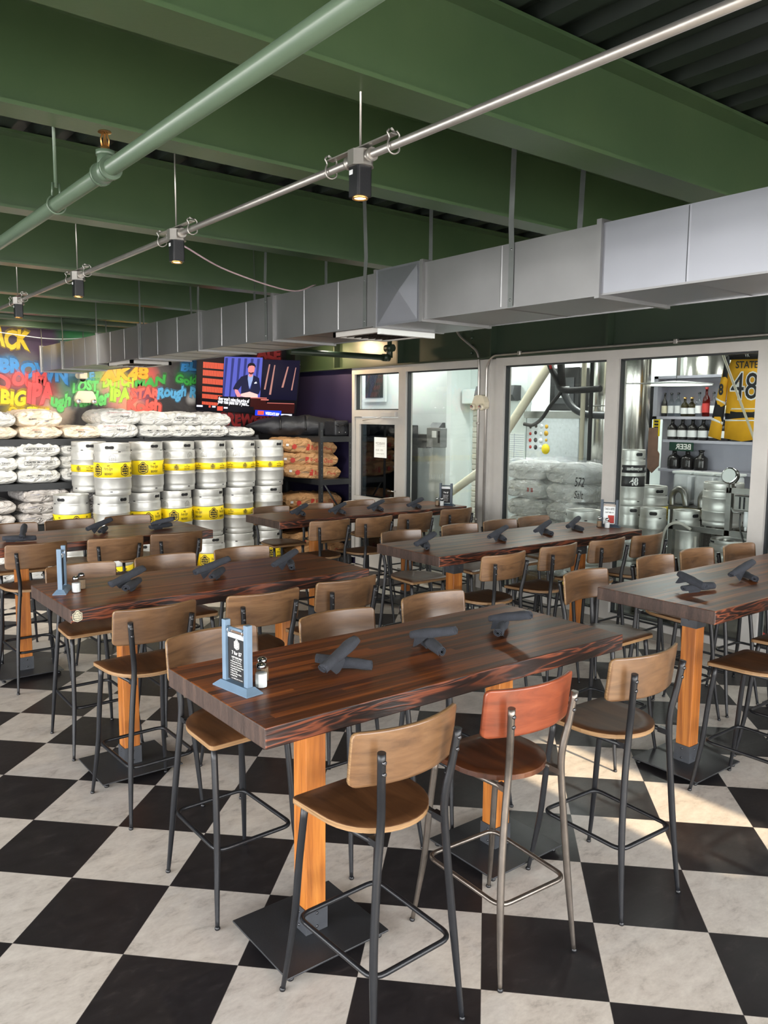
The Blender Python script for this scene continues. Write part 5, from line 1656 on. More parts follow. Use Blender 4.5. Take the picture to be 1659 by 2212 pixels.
# door notice
t = thing('door_notice', 'white paper notice taped inside the door glass', 'notice', (WX - 0.006, 8.46, 1.655), 0)
mb = MB(); mb.box(-0.0012, 0, -0.135, 0.135, -0.135, 0.135); mb.build('sheet', M['paper'], t)
mb = MB()
fn = lambda a, b, c: (-0.0016, -a, b)
text_into(mb, 'MCKRAW', fn, box=(-0.10, 0.10, 0.035, 0.072)); text_into(mb, 'brewing supply company', fn, box=(-0.10, 0.10, 0.015, 0.026)); text_into(mb, 'HOURS   OPEN', fn, box=(-0.10, 0.06, -0.045, -0.025)); text_into(mb, 'please ring bell', fn, box=(-0.08, 0.08, -0.09, -0.075))
mb.build('print', M['grey_ink'], t)

# a warm lamp over the purple wall, hidden behind the duct from the front
t = lp.put((6.10, 9.72, 3.16), 0, 'warm lamp above the purple wall behind the duct', 'spot lamps on the conduit')
for ch in list(t.children):
    if ch.name.startswith('hanger_rod'): ch.scale = (1, 1, 0.5)
for loc, e, sz, aim, col in (((6.1, 9.72, 3.04), 60, 130, (0.75, 0.05, -0.55), (1.0, 0.78, 0.42)), ((6.1, 9.30, 3.04), 60, 120, (0.7, -0.4, -0.35), (1.0, 0.70, 0.40))):
    sd = bpy.data.lights.new('wall_washer', 'SPOT'); sd.energy = e; sd.color = col; sd.spot_size = R(sz); sd.spot_blend = 0.8; sd.shadow_soft_size = 0.03
    so = bpy.data.objects.new('wall_washer', sd); COL.objects.link(so); so.location = loc; so.rotation_euler = Vector(aim).to_track_quat('-Z', 'Y').to_euler()
# accent spots that light the mural
for loc, e, aim in (((4.0, 9.75, 3.0), 64, (0.05, 0.75, -0.62)), ((2.6, 9.7, 3.0), 40, (0.0, 0.8, -0.55))):
    sd = bpy.data.lights.new('mural_spot', 'SPOT'); sd.energy = e; sd.color = (1.0, 0.86, 0.70); sd.spot_size = R(115); sd.spot_blend = 0.9; sd.shadow_soft_size = 0.04
    so = bpy.data.objects.new('mural_spot', sd); COL.objects.link(so); so.location = loc; so.rotation_euler = Vector(aim).to_track_quat('-Z', 'Y').to_euler()

# fill spots added without fixtures near the ceiling, brightening kegs and racks
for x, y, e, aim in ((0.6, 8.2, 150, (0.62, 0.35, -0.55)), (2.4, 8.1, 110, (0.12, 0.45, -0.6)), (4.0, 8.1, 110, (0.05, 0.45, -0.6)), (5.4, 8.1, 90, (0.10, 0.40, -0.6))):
    sd = bpy.data.lights.new('rack_fill_spot', 'SPOT'); sd.energy = e; sd.color = (1.0, 0.93, 0.82); sd.spot_size = R(110); sd.spot_blend = 0.9; sd.shadow_soft_size = 0.08
    so = bpy.data.objects.new('rack_fill_spot', sd); COL.objects.link(so); so.location = (x, y, 3.05); so.rotation_euler = Vector(aim).to_track_quat('-Z', 'Y').to_euler()

# ------------------------------------------------------------------ television
tv = thing('television', 'large television tilted down in the corner, man in a suit on screen', 'television', (5.538, 10.248, 2.457))
tv.rotation_mode = 'YXZ'
tv.matrix_world = Matrix.Translation((5.538, 10.248, 2.457)) @ Matrix.Rotation(-0.558, 4, 'Z') @ Matrix.Rotation(0.413, 4, 'X') @ Matrix.Rotation(0.092, 4, 'Y')
W2, H2 = 0.715, 0.405
mb = MB(); mb.bbox(-W2, W2, 0.0, 0.045, -H2, H2, 0.004); mb.bbox(-0.45, 0.45, 0.045, 0.075, -0.28, 0.2, 0.01); mb.build('case', M['black_plastic'], tv)
mb = MB(); mb.box(-0.06, 0.06, 0.075, 0.10, -0.1, 0.1); mb.tube([(0, 0.10, 0), (0.05, 0.26, -0.06), (0.0, 0.40, -0.16)], 0.03, 8); mb.build('wall_mount', M['black_metal'], tv)
def S(x, y):
    t_ = (x - 20) / 1530.0
    tp = 60 + 120 * t_; bt = 905 + 95 * t_
    return ((t_ - 0.5) * 2 * (W2 - 0.012), (0.5 - (y - tp) / (bt - tp)) * 2 * (H2 - 0.012))
def emi(nm, c, s=1.0):
    return bpy.data.materials.get(nm) or emissive(nm, lin(*c), s)
scr = MB(); scr.box(-W2 + 0.01, W2 - 0.01, -0.0012, 0.0, -H2 + 0.01, H2 - 0.01)
screen = scr.build('screen', emi('screen_dark', (16, 14, 20), 1.0), tv)
lay = [0]
def pic(name, polys, c, s=1.3):
    lay[0] += 1
    mb = MB()
    y = -0.0016 - 0.00035 * lay[0]
    for poly in polys:
        vv = [S(*p) for p in poly]
        mb.add([(a, y, b) for a, b in vv], [tuple(range(len(vv)))])
    return mb.build(name, emi('screen_' + name, c, s), screen)
rc = lambda x0, y0, x1, y1: [(x0, y0), (x1, y0), (x1, y1), (x0, y1)]
pic('bookcase', [rc(30, 60, 425, 880)], (34, 22, 26), 0.8)
bk = []
for r_, (y, h) in enumerate(((150, 95), (275, 90), (405, 90), (535, 90), (660, 72), (785, 50))):
    x = 105
    while x < 395:
        sk = (x - 105) * 0.06
        bk.append(rc(x, y + sk, x + 13, y + h + sk)); x += 17
pic('book_spines', bk, (226, 92, 66), 1.2)  # books in the screen picture, drawn as flat spines
pic('curtain', [rc(415, 60, 985, 720)], (92, 98, 196), 1.0)
pic('curtain_folds', [[(430 + 95 * i, 80), (470 + 95 * i, 80), (440 + 95 * i, 700), (415 + 95 * i, 700)] for i in range(6)], (54, 60, 130), 0.9)
pic('drapes', [rc(985, 90, 1550, 720)], (20, 18, 42), 0.9)
pic('drape_highlights', [[(1085, 160), (1105, 160), (1060, 560), (1035, 560)], [(1165, 170), (1182, 170), (1150, 640), (1118, 640)], [(1365, 190), (1385, 190), (1330, 520), (1300, 520)], [(1488, 200), (1500, 200), (1470, 560), (1450, 560)]], (196, 140, 128), 0.9)
pic('desk', [rc(690, 695, 1080, 900), rc(1080, 775, 1530, 930)], (62, 24, 22), 0.9)
pic('desk_edge', [rc(690, 690, 1090, 706), rc(1000, 715, 1120, 735), rc(1100, 770, 1520, 780)], (216, 120, 110), 1.0)
pic('suit', [[(775, 330), (680, 365), (600, 480), (565, 560), (590, 590), (640, 590), (690, 510), (690, 650), (960, 640), (985, 560), (950, 380), (860, 335), (830, 560), (805, 560)]], (30, 32, 62), 1.0)
pic('shirt', [[(780, 330), (862, 330), (855, 420), (815, 555), (800, 500), (780, 400)]], (150, 168, 214), 1.1)
pic('face', [[(775, 215), (795, 180), (860, 180), (878, 220), (870, 290), (845, 318), (850, 350), (820, 370), (790, 350), (795, 315), (778, 280)]], (240, 140, 140), 1.1)
pic('hair', [[(765, 230), (768, 170), (800, 145), (860, 150), (888, 190), (880, 230), (868, 195), (830, 185), (790, 195), (776, 225)]], (28, 20, 30), 0.8)
pic('beard', [[(785, 285), (820, 300), (865, 285), (860, 310), (825, 330), (795, 312)]], (96, 48, 52), 0.8)
pic('hand', [[(590, 570), (635, 575), (690, 660), (680, 705), (640, 700), (600, 620)]], (246, 150, 160), 1.1)
pic('open_book', [[(690, 640), (820, 600), (945, 640), (950, 690), (800, 695), (690, 680)]], (250, 196, 186), 1.2)
pic('pocket_square', [[(880, 460), (910, 435), (925, 465), (885, 470)]], (240, 240, 245), 1.2)
pic('caption_plate', [rc(345, 690, 840, 860)], (10, 10, 14), 0.8)
pic('ticker', [rc(20, 845, 900, 935)], (22, 22, 30), 0.9)
pic('banner', [rc(925, 895, 1330, 985)], (30, 60, 220), 1.4)
pic('ticker_chips', [rc(25, 845, 118, 875), rc(262, 850, 315, 878), rc(440, 862, 500, 890), rc(1330, 945, 1500, 980)], (226, 226, 240), 1.2)
pic('ticker_logos', [rc(340, 855, 425, 925), rc(210, 845, 240, 880), rc(965, 905, 1060, 970)], (240, 88, 70), 1.2)
tx = MB()
y = -0.0016 - 0.00035 * (lay[0] + 1)
def tvtext(body, x0, y0, x1, y1):
    a = S(x0, y1); b = S(x1, y0)
    text_into(tx, body, lambda p, q, c: (p, y, q), box=(a[0], b[0], a[1], b[1]), offset=0.03)
tvtext("they won't raise the price of", 352, 722, 822, 772); tvtext('your rate plans for 5 years...', 345, 772, 822, 822); tvtext('WEEKDAYS 8AM', 1085, 930, 1300, 968)
tx.build('caption', emi('screen_caption', (240, 240, 245), 1.6), screen)

# ------------------------------------------------------------------ brewery behind the glass
BX1, BY0, BY1, BZ = 11.6, -2.0, 12.0, 4.2
mb = MB(); mb.box(WX + 0.02, BX1, BY0, BY1, -0.06, -0.002); struct(mb.build('floor_brewery', M['concrete']))
mb = MB(); mb.box(BX1, BX1 + 0.1, BY0, BY1, 0, BZ); struct(mb.build('wall_brewery_east', M['brew_wall']))
mb = MB(); mb.box(WX + 0.15, BX1, BY1, BY1 + 0.1, 0, BZ); struct(mb.build('wall_brewery_north', M['brew_wall']))
mb = MB(); mb.box(WX + 0.15, BX1, BY0 - 0.1, BY0, 0, BZ); struct(mb.build('wall_brewery_south', M['dark_wall']))
mb = MB(); mb.box(WX + 0.15, BX1, BY0, BY1, BZ, BZ + 0.1); struct(mb.build('ceiling_brewery', M['brew_ceiling']))
mb = MB(); mb.box(WX + 0.12, WX + 0.16, BY0, BY1, 3.4, BZ); struct(mb.build('wall_brewery_west', M['brew_wall']))
# white partition close behind the door and the first pane
mb = MB(); mb.box(7.30, 7.38, 8.0, BY1, 0, 3.2); part = struct(mb.build('wall_partition', M['white']))
mb = MB(); mb.box(7.28, 7.30, 9.30, 9.84, 2.28, 2.74); vg = tag(mb.build('vent_grille', M['white']), 'white vent grille with dark slots over the glass door', 'vent')
mb = MB()
for k in range(17):
    y = 9.36 + k * 0.0255
    mb.box(7.272, 7.281, y, y + 0.013, 2.34, 2.70)
mb.build('slots', M['ink'], vg)
gbx = thing('disconnect_switch', 'grey electrical switch box on the white partition', 'switch box', (7.30, 8.12, 1.66))
mb = MB(); mb.bbox(-0.12, 0, -0.14, 0.14, 0.0, 0.26, 0.006); bd = mb.build('box', M['grey_box'], gbx)
mb = MB(); mb.prism([(-0.12, 0.26), (0, 0.26), (0, 0.33), (-0.05, 0.33)], 'y', -0.10, 0.10); mb.build('hood', M['dark_box'], gbx)
mb = MB(); mb.bbox(-0.09, 0, 0.16, 0.36, -0.02, 0.17, 0.006); mb.build('side_box', M['dark_box'], gbx)
mb = MB(); mb.box(-0.1212, -0.1202, -0.06, 0.03, 0.13, 0.22); mb.box(-0.1212, -0.1202, -0.13, -0.09, 0.06, 0.22, mi=1); mb.build('labels', [M['label_white'], M['ink']], bd)
mb = MB(); mb.box(7.292, 7.30, 8.06, 8.30, 1.20, 1.30); sw = tag(mb.build('light_switches', M['white']), 'row of light switches on the white partition', 'switch')
mb = MB()
for k in range(4): mb.box(7.287, 7.292, 8.085 + k * 0.053, 8.115 + k * 0.053, 1.22, 1.28)
mb.build('toggles', M['paper'], sw)
# shelving seen dimly behind the tinted door is the reflection; a dark backing box is added there
mb = MB(); mb.bbox(7.02, 7.28, 8.55, 9.42, 0.0, 1.95, 0.01); cbn = tag(mb.build('dark_backing', M['dark_box']), 'dark backing box added right behind the tinted door glass', 'cabinet')
mb = MB(); mb.box(7.012, 7.022, 8.98, 8.99, 0.05, 1.9); mb.build('door_gap', M['ink'], cbn)

# roller door
rl = thing('roller_door', 'cream slatted roller door at the far side of the brewery', 'roller door', (BX1 - 0.02, 11.12, 0))
mb = MB()
pr = []
z = 0.0
while z < 2.32:
    pr += [(0.0, z), (-0.022, z + 0.02), (-0.022, z + 0.085), (0.0, z + 0.105)]
    z += 0.11
mb.prism([(0.01, 0.0)] + pr + [(0.01, z)], 'y', -0.75, 0.75); mb.build('slats', M['roll_door'], rl)
mb = MB(); mb.bbox(-0.30, 0.01, -0.80, 0.80, 2.33, 2.62, 0.02); mb.build('drum_cover', M['brew_wall'], rl)

mb = MB(); mb.box(10.95, 11.05, BY0, 6.9, 0, BZ); struct(mb.build('wall_brewery_inner', M['dark_wall']))

# brewery ceiling lights; the last two, behind the girder, added to brighten the partition
tube_m = emissive('fluorescent_tube', (1.0, 1.0, 0.96, 1), 10.0)
for i, (x, y) in enumerate(((8.4, 9.6), (8.4, 6.6), (8.4, 3.6), (10.4, 9.6), (10.4, 6.6), (10.4, 3.6), (9.4, 0.6), (6.93, 8.6), (6.95, 10.3))):
    t = thing('strip_light', 'fluorescent strip light on the brewery ceiling', 'ceiling light', (x, y, (BZ if x > 7 else 3.72) - 0.35), 0, 'brewery strip lights')
    mb = MB(); mb.prism([(-0.09, 0.05), (0.09, 0.05), (0.16, -0.01), (-0.16, -0.01)], 'y', -0.65, 0.65); mb.build('housing', M['white'], t)
    for s in (-1, 1):
        mb = MB(); mb.tube([(s * 0.07, -0.6, -0.025), (s * 0.07, 0.6, -0.025)], 0.014, 8); mb.build('tube', tube_m, t)
    mb = MB()
    for yy in (-0.5, 0.5): mb.tube([(0, yy, 0.05), (0, yy, 0.35)], 0.004, 5)
    mb.build('chain', M['strap'], t)
    area('strip_light_beam', (x, y, (BZ if x > 7 else 3.75) - 0.42), (0, 0, -1), 0.3, 1.2, (75 if i not in (2, 5) else 24) if i < 6 else (30 if i == 6 else 24), (1.0, 1.0, 0.96))

# heater, walk-in cooler, chart and panel
ht = thing('radiant_heater', 'grey radiant heater hanging from the brewery ceiling', 'heater', (9.0, 8.62, 2.42))
mb = MB(); mb.prism([(-0.16, 0.12), (0.16, 0.12), (0.20, -0.02), (0.14, -0.10), (-0.14, -0.10), (-0.20, -0.02)], 'y', -0.40, 0.40); mb.build('hood', M['dark_box'], ht)
mb = MB(); mb.box(-0.10, 0.10, -0.36, 0.36, -0.108, -0.10); mb.build('burner', M['strap'], ht)
mb = MB()
for yy in (-0.3, 0.3): mb.tube([(0, yy, 0.12), (0, yy, BZ - 2.42)], 0.008, 6)
mb.build('hanger', M['strap'], ht)
cf = thing('walk_in_cooler', 'walk-in cooler clad in shiny diamond plate with stickers', 'cooler', (9.0, 7.60, 0))
mb = MB(); mb.box(0.0, 1.6, -0.52, 0.50, 0, 2.14); mb.build('body', M['brew_wall'], cf)
mb = MB(); mb.box(-0.03, 0.0, -0.48, 0.47, 0.0, 2.06); mb.build('cladding', M['diamond'], cf)
mb = MB(); mb.box(-0.05, 1.6, -0.54, 0.52, 2.06, 2.16); mb.build('cornice', M['frame_ss'], cf)
rs_ = random.Random(8)
mb = MB()
for k in range(16):
    y = 0.40 - 0.10 * (k % 4) - 0.01 * rs_.random(); z = 1.95 - 0.10 * (k // 4) - 0.02 * rs_.random()
    rr = 0.022 + 0.018 * rs_.random()
    mb.lathe([(0.0, 0.002), (rr, 0.002), (rr, 0)], 10, m=Matrix.Translation((-0.031, y, z)) @ Matrix.Rotation(R(-90), 4, 'Y'))
    mb.mat = k % 4
mb.build('stickers', [M['ink'], M['label_white'], M['gold_ink'], M['red_ink']], cf)
mb = MB(); mb.lathe([(0.0, 0.003), (0.075, 0.003), (0.075, 0)], 20, m=Matrix.Translation((-0.031, 0.10, 1.62)) @ Matrix.Rotation(R(-90), 4, 'Y')); mb.build('yellow_sticker', M['yellow'], cf)
ch_ = thing('tap_chart', 'ruled white chart on the brewery wall left of the cooler', 'chart', (8.985, 8.32, 1.62))
mb = MB(); mb.box(-0.008, 0.0, -0.20, 0.22, -0.25, 0.22); mb.build('board', M['paper'], ch_)
mb = MB()
for k in range(14): mb.box(-0.0095, -0.008, -0.19, 0.21, -0.23 + k * 0.032, -0.227 + k * 0.032)
mb.box(-0.0095, -0.008, -0.002, 0.002, -0.24, 0.21); mb.build('ruling', M['blue_ink'], ch_)
mb = MB(); mb.box(8.985, 9.08, 8.10, 8.56, 0, 3.3); struct(mb.build('wall_brewery_pier', M['brew_wall']))
pn = thing('control_panel', 'dark control panel with a glass front above the cooler', 'control panel', (9.05, 7.45, 2.17))
mb = MB(); mb.bbox(-0.02, 0.35, -0.26, 0.26, 0.0, 0.60, 0.01); mb.build('cabinet', M['black_plastic'], pn)
mb = MB(); mb.box(-0.03, -0.02, -0.18, 0.16, 0.10, 0.46); mb.box(-0.034, -0.03, -0.1, 0.08, 0.18, 0.34, mi=1); mb.build('dials', [M['dark_box'], M['label_white']], pn)

# tubes, hoses, pipes
def pipe(name, label, cat, pts, r, mat_, smooth=True, group=None):
    mb = MB(); mb.tube(bez(pts, 8) if smooth else pts, r, 14)
    return tag(mb.build(name, mat_), label, cat, group)
pipe('auger_tube', 'long cream grain tube slanting down from the brewery ceiling', 'pipe', [(8.75, 6.33, 4.19), (8.75, 7.55, 2.73), (8.75, 8.35, 1.77), (8.75, 8.75, 1.30)], 0.065, M['pvc'], False)
au = pipe('grain_tube', 'cream grain tube with a black coupling behind the first pane', 'pipe', [(8.1, 10.42, 0.05), (8.1, 8.7, 0.98), (8.1, 8.05, 1.36)], 0.060, M['pvc'], False)
mb = MB(); mb.tube([(8.1, 8.12, 1.32), (8.1, 7.98, 1.40)], 0.078, 14); mb.build('coupling', M['black_plastic'], au)
pipe('insulated_hose', 'thick black insulated hose dropping from the brewery ceiling', 'hose', [(8.0, 6.90, 3.0), (8.0, 6.84, 2.74), (8.0, 6.72, 2.55), (8.0, 6.62, 2.42), (8.0, 6.30, 2.41), (8.0, 6.05, 2.42)], 0.040, M['rubber'])
pipe('insulated_pipe', 'vertical black insulated pipe beside the red valve', 'pipe', [(8.02, 6.70, 3.2), (8.02, 6.68, 2.72), (8.02, 6.65, 2.46)], 0.048, M['rubber'], False)
pipe('drain_hose', 'black hose curving over the diamond plate cooler', 'hose', [(8.3, 7.52, 1.98), (8.3, 7.36, 1.97), (8.2, 7.12, 2.06), (8.1, 6.90, 2.22), (8.05, 6.72, 2.36), (8.05, 6.66, 2.44)], 0.024, M['rubber'])
pipe('glycol_hose', 'grey brown insulated hose sweeping to the steel tank', 'hose', [(8.1, 6.70, 2.40), (8.15, 6.60, 2.22), (8.2, 6.42, 2.12), (8.25, 6.10, 2.10)], 0.045, M['dark_box'])
pipe('red_valve', 'small red valve handle on the ceiling hose', 'valve', [(7.94, 6.80, 2.76), (7.94, 6.77, 2.68)], 0.018, M['hose_red'], False)
for i, (y, lb, mm, r) in enumerate(((6.34, 'pale vertical pipe left of the first tank', 'pvc', 0.03), (6.22, 'dark vertical pipe in front of the first tank', 'rubber', 0.026), (5.98, 'grey vertical pipe right of the first tank', 'frame_ss', 0.022))):
    pipe('vertical_pipe', lb, 'pipe', [(8.05, y, 3.4), (8.05, y, 1.55)], r, M[mm], False, 'vertical brewery pipes')

def tank(label, x, y, r, z0, z1):
    t = thing('fermenter', label, 'tank', (x, y, 0), 0, 'stainless tanks')
    mb = MB(); mb.lathe([(0.03, z0 - r * 1.3), (r, z0), (r, z1), (r * 0.7, z1 + 0.12), (0.0, z1 + 0.16)], 40); sh = mb.build('shell', M['tank'], t)
    for z in (z0, (z0 + z1) / 2, z1 - 0.1):
        mb = MB(); mb.lathe([(r * 1.0, z - 0.008), (r * 1.012, z), (r * 1.0, z + 0.008)], 40); mb.build('weld_band', M['frame_ss'], sh)
    for k in range(4):
        a = PI / 4 + k * PI / 2
        mb = MB(); mb.tube([(r * 0.85 * math.cos(a), r * 0.85 * math.sin(a), 0), (r * 0.9 * math.cos(a), r * 0.9 * math.sin(a), z0 + 0.1)], 0.025, 10); mb.build('leg', M['frame_ss'], t)
    mb = MB(); mb.tube([(0, 0, z0 - r * 1.25), (0, 0, z0 - r * 1.25 - 0.1), (-0.1, -0.1, z0 - r * 1.25 - 0.16)], 0.02, 8); mb.build('outlet', M['frame_ss'], t)
    return t
tank('tall stainless tank behind the left pane edge', 8.75, 6.45, 0.28, 1.15, 3.3)
tank('narrow bright stainless tank above the tall kegs', 8.3, 5.80, 0.195, 1.45, 3.5)
tank('stainless tank in the shadow behind the bottle shelf', 10.6, 6.1, 0.45, 1.2, 3.4)
tank('stainless tank behind the yellow jersey', 10.4, 4.1, 0.5, 1.2, 3.4)
tank('stainless tank right of the yellow jersey', 9.2, 3.55, 0.40, 1.2, 3.4)

# pallet of sacks in stretch wrap
pt_ = thing('pallet', 'wooden pallet under the plastic wrapped sacks', 'pallet', (8.1, 6.55, 0))
for k in range(6):
    mb = MB(); mb.box(-0.5, 0.5, -0.66 + k * 0.24, -0.54 + k * 0.24, 0.10, 0.125); mb.build('deck_board', M['pallet'], pt_)
for x in (-0.45, 0.0, 0.45):
    mb = MB(); mb.box(x - 0.05, x + 0.05, -0.66, 0.66, 0, 0.10); mb.build('runner', M['pallet'], pt_)
def side_sack(seed, red):
    return make_sack(0.56, 0.66, 0.235, seed, M['sack_white'], 'wrapped_sack', 1.2, prints=[('print', 'MALT 25 kg', (-0.20, 0.02, 0.10, 0.125), 'grey_ink', 'end', {}), ('mark', '[block]', (0.10, 0.14, 0.09, 0.14), 'red_ink', 'end', {}), ('mark', '[block]', (0.17, 0.21, 0.09, 0.14), 'red_ink', 'end', {})][:3 if red else 1])
w1, w2 = Proto(side_sack(61, False)), Proto(side_sack(67, True))
for o in (w1.root, w2.root): o['category'] = 'sack'
for k in range(6):
    for j in range(2):
        (w2 if (k, j) in ((2, 1), (4, 0)) else w1).put((7.90 + 0.02 * math.sin(k * 3 + j), 6.90 - 0.68 * j + 0.02 * math.cos(k * 5), 0.126 + 0.232 * k), R(-90 + 2 * math.sin(k + j)),
            'wrapped white sack, %s layer from the floor, %s stack on the pallet' % (ORD[k], 'left' if j == 0 else 'right'), 'plastic wrapped sacks on the pallet')
# loose stretch film round the load
mb = MB()
out = rrect(7.56, 8.30, 5.84, 7.30, 0.12, 5)
n = len(out); rows = 14
vv = []
for j in range(rows + 1):
    z = 0.10 + 1.42 * j / rows
    for k, (x, y) in enumerate(out):
        w = 0.028 * mnoise.noise(Vector((x * 4, y * 4, z * 7))) + (0.05 * (0.5 + mnoise.noise(Vector((x * 6, y * 6, 3)))) if j == rows else 0)
        vv.append((x + (x - 7.93) * w, y + (y - 6.57) * w, z + (0.06 * mnoise.noise(Vector((x * 9, y * 9, 1))) if j == rows else 0)))
vv.append((7.93, 6.57, 1.60))
mb.add(vv, [(j * n + k, j * n + (k + 1) % n, (j + 1) * n + (k + 1) % n, (j + 1) * n + k) for j in range(rows) for k in range(n)] + [(rows * n + k, rows * n + (k + 1) % n, len(vv) - 1) for k in range(n)], True)
wrp = tag(mb.build('stretch_wrap', M['wrap'], fix=False), 'clear stretch film wrapped round the pallet of white sacks', 'plastic wrap')
mb = MB()
fn = lambda a, b, c: (7.545, -a, b)
text_into(mb, '572', fn, box=(-6.02, -5.88, 1.27, 1.38), shear=0.2); text_into(mb, 'Salt', fn, box=(-6.02, -5.89, 1.13, 1.22), shear=0.2)
mb.build('marker_writing', M['ink'], wrp)

# slim kegs and others by the glass
SR = 0.135
sx_b = Proto(make_keg('slim_keg', (0.345, 0.425), r=SR, black=True, word='state48brewery.com'))
sx_y = Proto(make_keg('slim_keg', (0.16, 0.36), r=SR))
sx_0 = Proto(make_keg('slim_keg', None, r=SR))
# the tall slim keg has two black bands
kk = sx_b.root
mb = MB(); mb.lathe([(SR * 1.0005, 0.20), (SR * 1.012, 0.202), (SR * 1.012, 0.308), (SR * 1.0005, 0.31)], 40); l2 = mb.build('label_band', M['black_label'], kk)
mb = MB()
for j in range(4): text_into(mb, '48', on_cyl(SR * 1.016, j * PI / 2), box=(-0.05, 0.04, 0.215, 0.297), mi=0, offset=0.03)
mb.build('label_print', M['white_ink'], l2)
gk2 = 'slim kegs behind the window'
sx_b.put((7.22, 5.02, 1.165), -2.3, 'slim steel keg with two black bands on top of the stack by the mullion', gk2)
sx_0.put((7.22, 5.02, 0.583), -2.6, 'plain slim keg in the middle of the stack by the mullion', gk2)
sx_y.put((7.22, 5.02, 0.0), -2.3, 'yellow banded slim keg at the bottom of the stack by the mullion', gk2)
sx_0.put((7.18, 4.715, 0.583), -2.9, 'plain slim keg stamped with the brewery name, beside the tall stack', gk2)
sx_y.put((7.18, 4.715, 0.0), -2.2, 'yellow banded slim keg at the bottom beside the tall stack', gk2)
sx_0.put((7.30, 4.415, 0.583), -2.2, 'slim keg with a white hose looped in front of it', gk2)
sx_y.put((7.30, 4.415, 0.0), -2.3, 'yellow banded slim keg under the white hose loop', gk2)
keg_0.put((7.00, 5.44, 0.502), -1.2, 'wide steel keg in front of the wrapped sacks', gk2)
keg_w.put((7.00, 5.44, 0.0), -2.2, 'yellow banded keg under the wide steel keg by the sacks', gk2, scale=(1, 1, 0.86))
keg_w.put((7.75, 5.15, 0.75), -2.3, 'yellow banded keg deeper in the brewery, behind the slim kegs', gk2)
keg_w.put((7.75, 5.15, 0.16), -2.0, 'lower yellow banded keg behind the slim kegs', gk2)
mb = MB(); mb.bbox(7.35, 8.2, 4.75, 5.55, 0.0, 0.155, 0.01); tag(mb.build('low_platform', M['frame_ss']), 'low steel platform under the deeper yellow kegs', 'platform')

# keg washer: welded frame with a lying big keg, gauge and filters
kw = thing('keg_washer', 'welded stainless keg washer frame with a round gauge', 'keg washer', (7.18, 3.86, 0))
for a, b in (((-0.12, 0.56, 1.02), (-0.12, -0.42, 1.02)), ((-0.12, -0.42, 0.0), (-0.12, -0.42, 1.42)), ((-0.12, -0.02, 1.02), (-0.12, -0.02, 1.48)), ((-0.12, -0.02, 1.42), (-0.12, -0.42, 1.42)), ((0.40, 0.56, 1.02), (0.40, -0.42, 1.02)), ((-0.12, 0.56, 0.0), (-0.12, 0.56, 1.02)), ((0.40, 0.56, 0.0), (0.40, 0.56, 1.02)), ((0.40, -0.42, 0.0), (0.40, -0.42, 1.02)), ((-0.12, -0.42, 1.02), (0.40, -0.42, 1.02))):
    mb = MB()
    a, b = Vector(a), Vector(b)
    lo = [min(a[i], b[i]) - 0.025 for i in range(3)]; hi = [max(a[i], b[i]) + (0.025 if abs(a[i] - b[i]) < 1 and i != 2 else 0.025) for i in range(3)]
    lo[2] = max(lo[2], 0)
    mb.box(lo[0], hi[0], lo[1], hi[1], lo[2], hi[2]); mb.build('frame_bar', M['frame_ss'], kw)
mb = MB(); mb.lathe([(0.0, 0.022), (0.068, 0.022), (0.076, 0.018), (0.078, 0.0), (0.078, -0.03), (0.0, -0.03)], 28, m=Matrix.Translation((-0.16, -0.03, 1.555)) @ Matrix.Rotation(R(-78), 4, 'Y') @ Matrix.Rotation(0.0, 4, 'X')); ga = mb.build('gauge', M['chrome'], kw)
mb = MB(); mb.lathe([(0.0, 0.0235), (0.064, 0.0232)], 24, m=Matrix.Translation((-0.16, -0.03, 1.555)) @ Matrix.Rotation(R(-78), 4, 'Y')); mb.build('dial', M['paper'], ga)
mb = MB(); mb.tube([(-0.14, -0.02, 1.48), (-0.13, -0.02, 1.30), (-0.12, -0.06, 1.22), (-0.12, -0.16, 1.22)], 0.010, 8); mb.build('gauge_pipe', M['frame_ss'], kw)
mb = MB(); mb.bbox(-0.16, -0.06, -0.40, -0.08, 1.24, 1.38, 0.008); mn = mb.build('manifold', M['frame_ss'], kw)
mb = MB()
for y in (-0.14, -0.18, -0.30, -0.35): mb.box(-0.163, -0.158, y - 0.008, y + 0.008, 1.26, 1.37)
mb.build('slots', M['ink'], mn)
mb = MB(); mb.tube([(-0.13, -0.19, 1.24), (-0.13, -0.19, 1.10)], 0.022, 10); mb.tube([(-0.13, -0.19, 1.10), (-0.13, -0.19, 1.06)], 0.012, 8); mb.build('filter_bowl', M['label_white'], kw)
mb = MB(); mb.tube(bez([(-0.14, -0.14, 1.22), (-0.15, -0.15, 1.08), (-0.16, -0.22, 0.92), (-0.15, -0.30, 0.84)], 5), 0.008, 6); mb.build('hose', M['black_plastic'], kw)
mb = MB(); mb.tube([(-0.13, -0.34, 1.16), (-0.13, -0.35, 0.90)], 0.020, 10); mb.build('yellow_grip', M['hose_yellow'], kw)
mb = MB(); mb.box(-0.1, 0.40, -0.40, 0.36, 0.60, 0.63); mb.build('shelf_board', M['pallet'], kw)
keg_0.put((7.34, 4.06, 1.046), -2.6, 'large steel keg standing in the keg washer frame', gk2, scale=(0.95, 0.95, 0.72))
keg_0.put((7.36, 3.96, 0.632), -1.0, 'steel keg lying low behind the washer shelf', gk2, scale=(1, 1, 0.5))
pipe('white_hose', 'white hose looped in front of the slim kegs', 'hose', [(7.00, 4.18, 1.02), (6.98, 4.30, 1.07), (6.98, 4.42, 1.02), (6.98, 4.47, 0.86), (6.98, 4.44, 0.68), (6.99, 4.34, 0.58), (7.0, 4.20, 0.60), (7.0, 4.13, 0.76), (7.0, 4.13, 0.96)], 0.013, M['hose_white'])
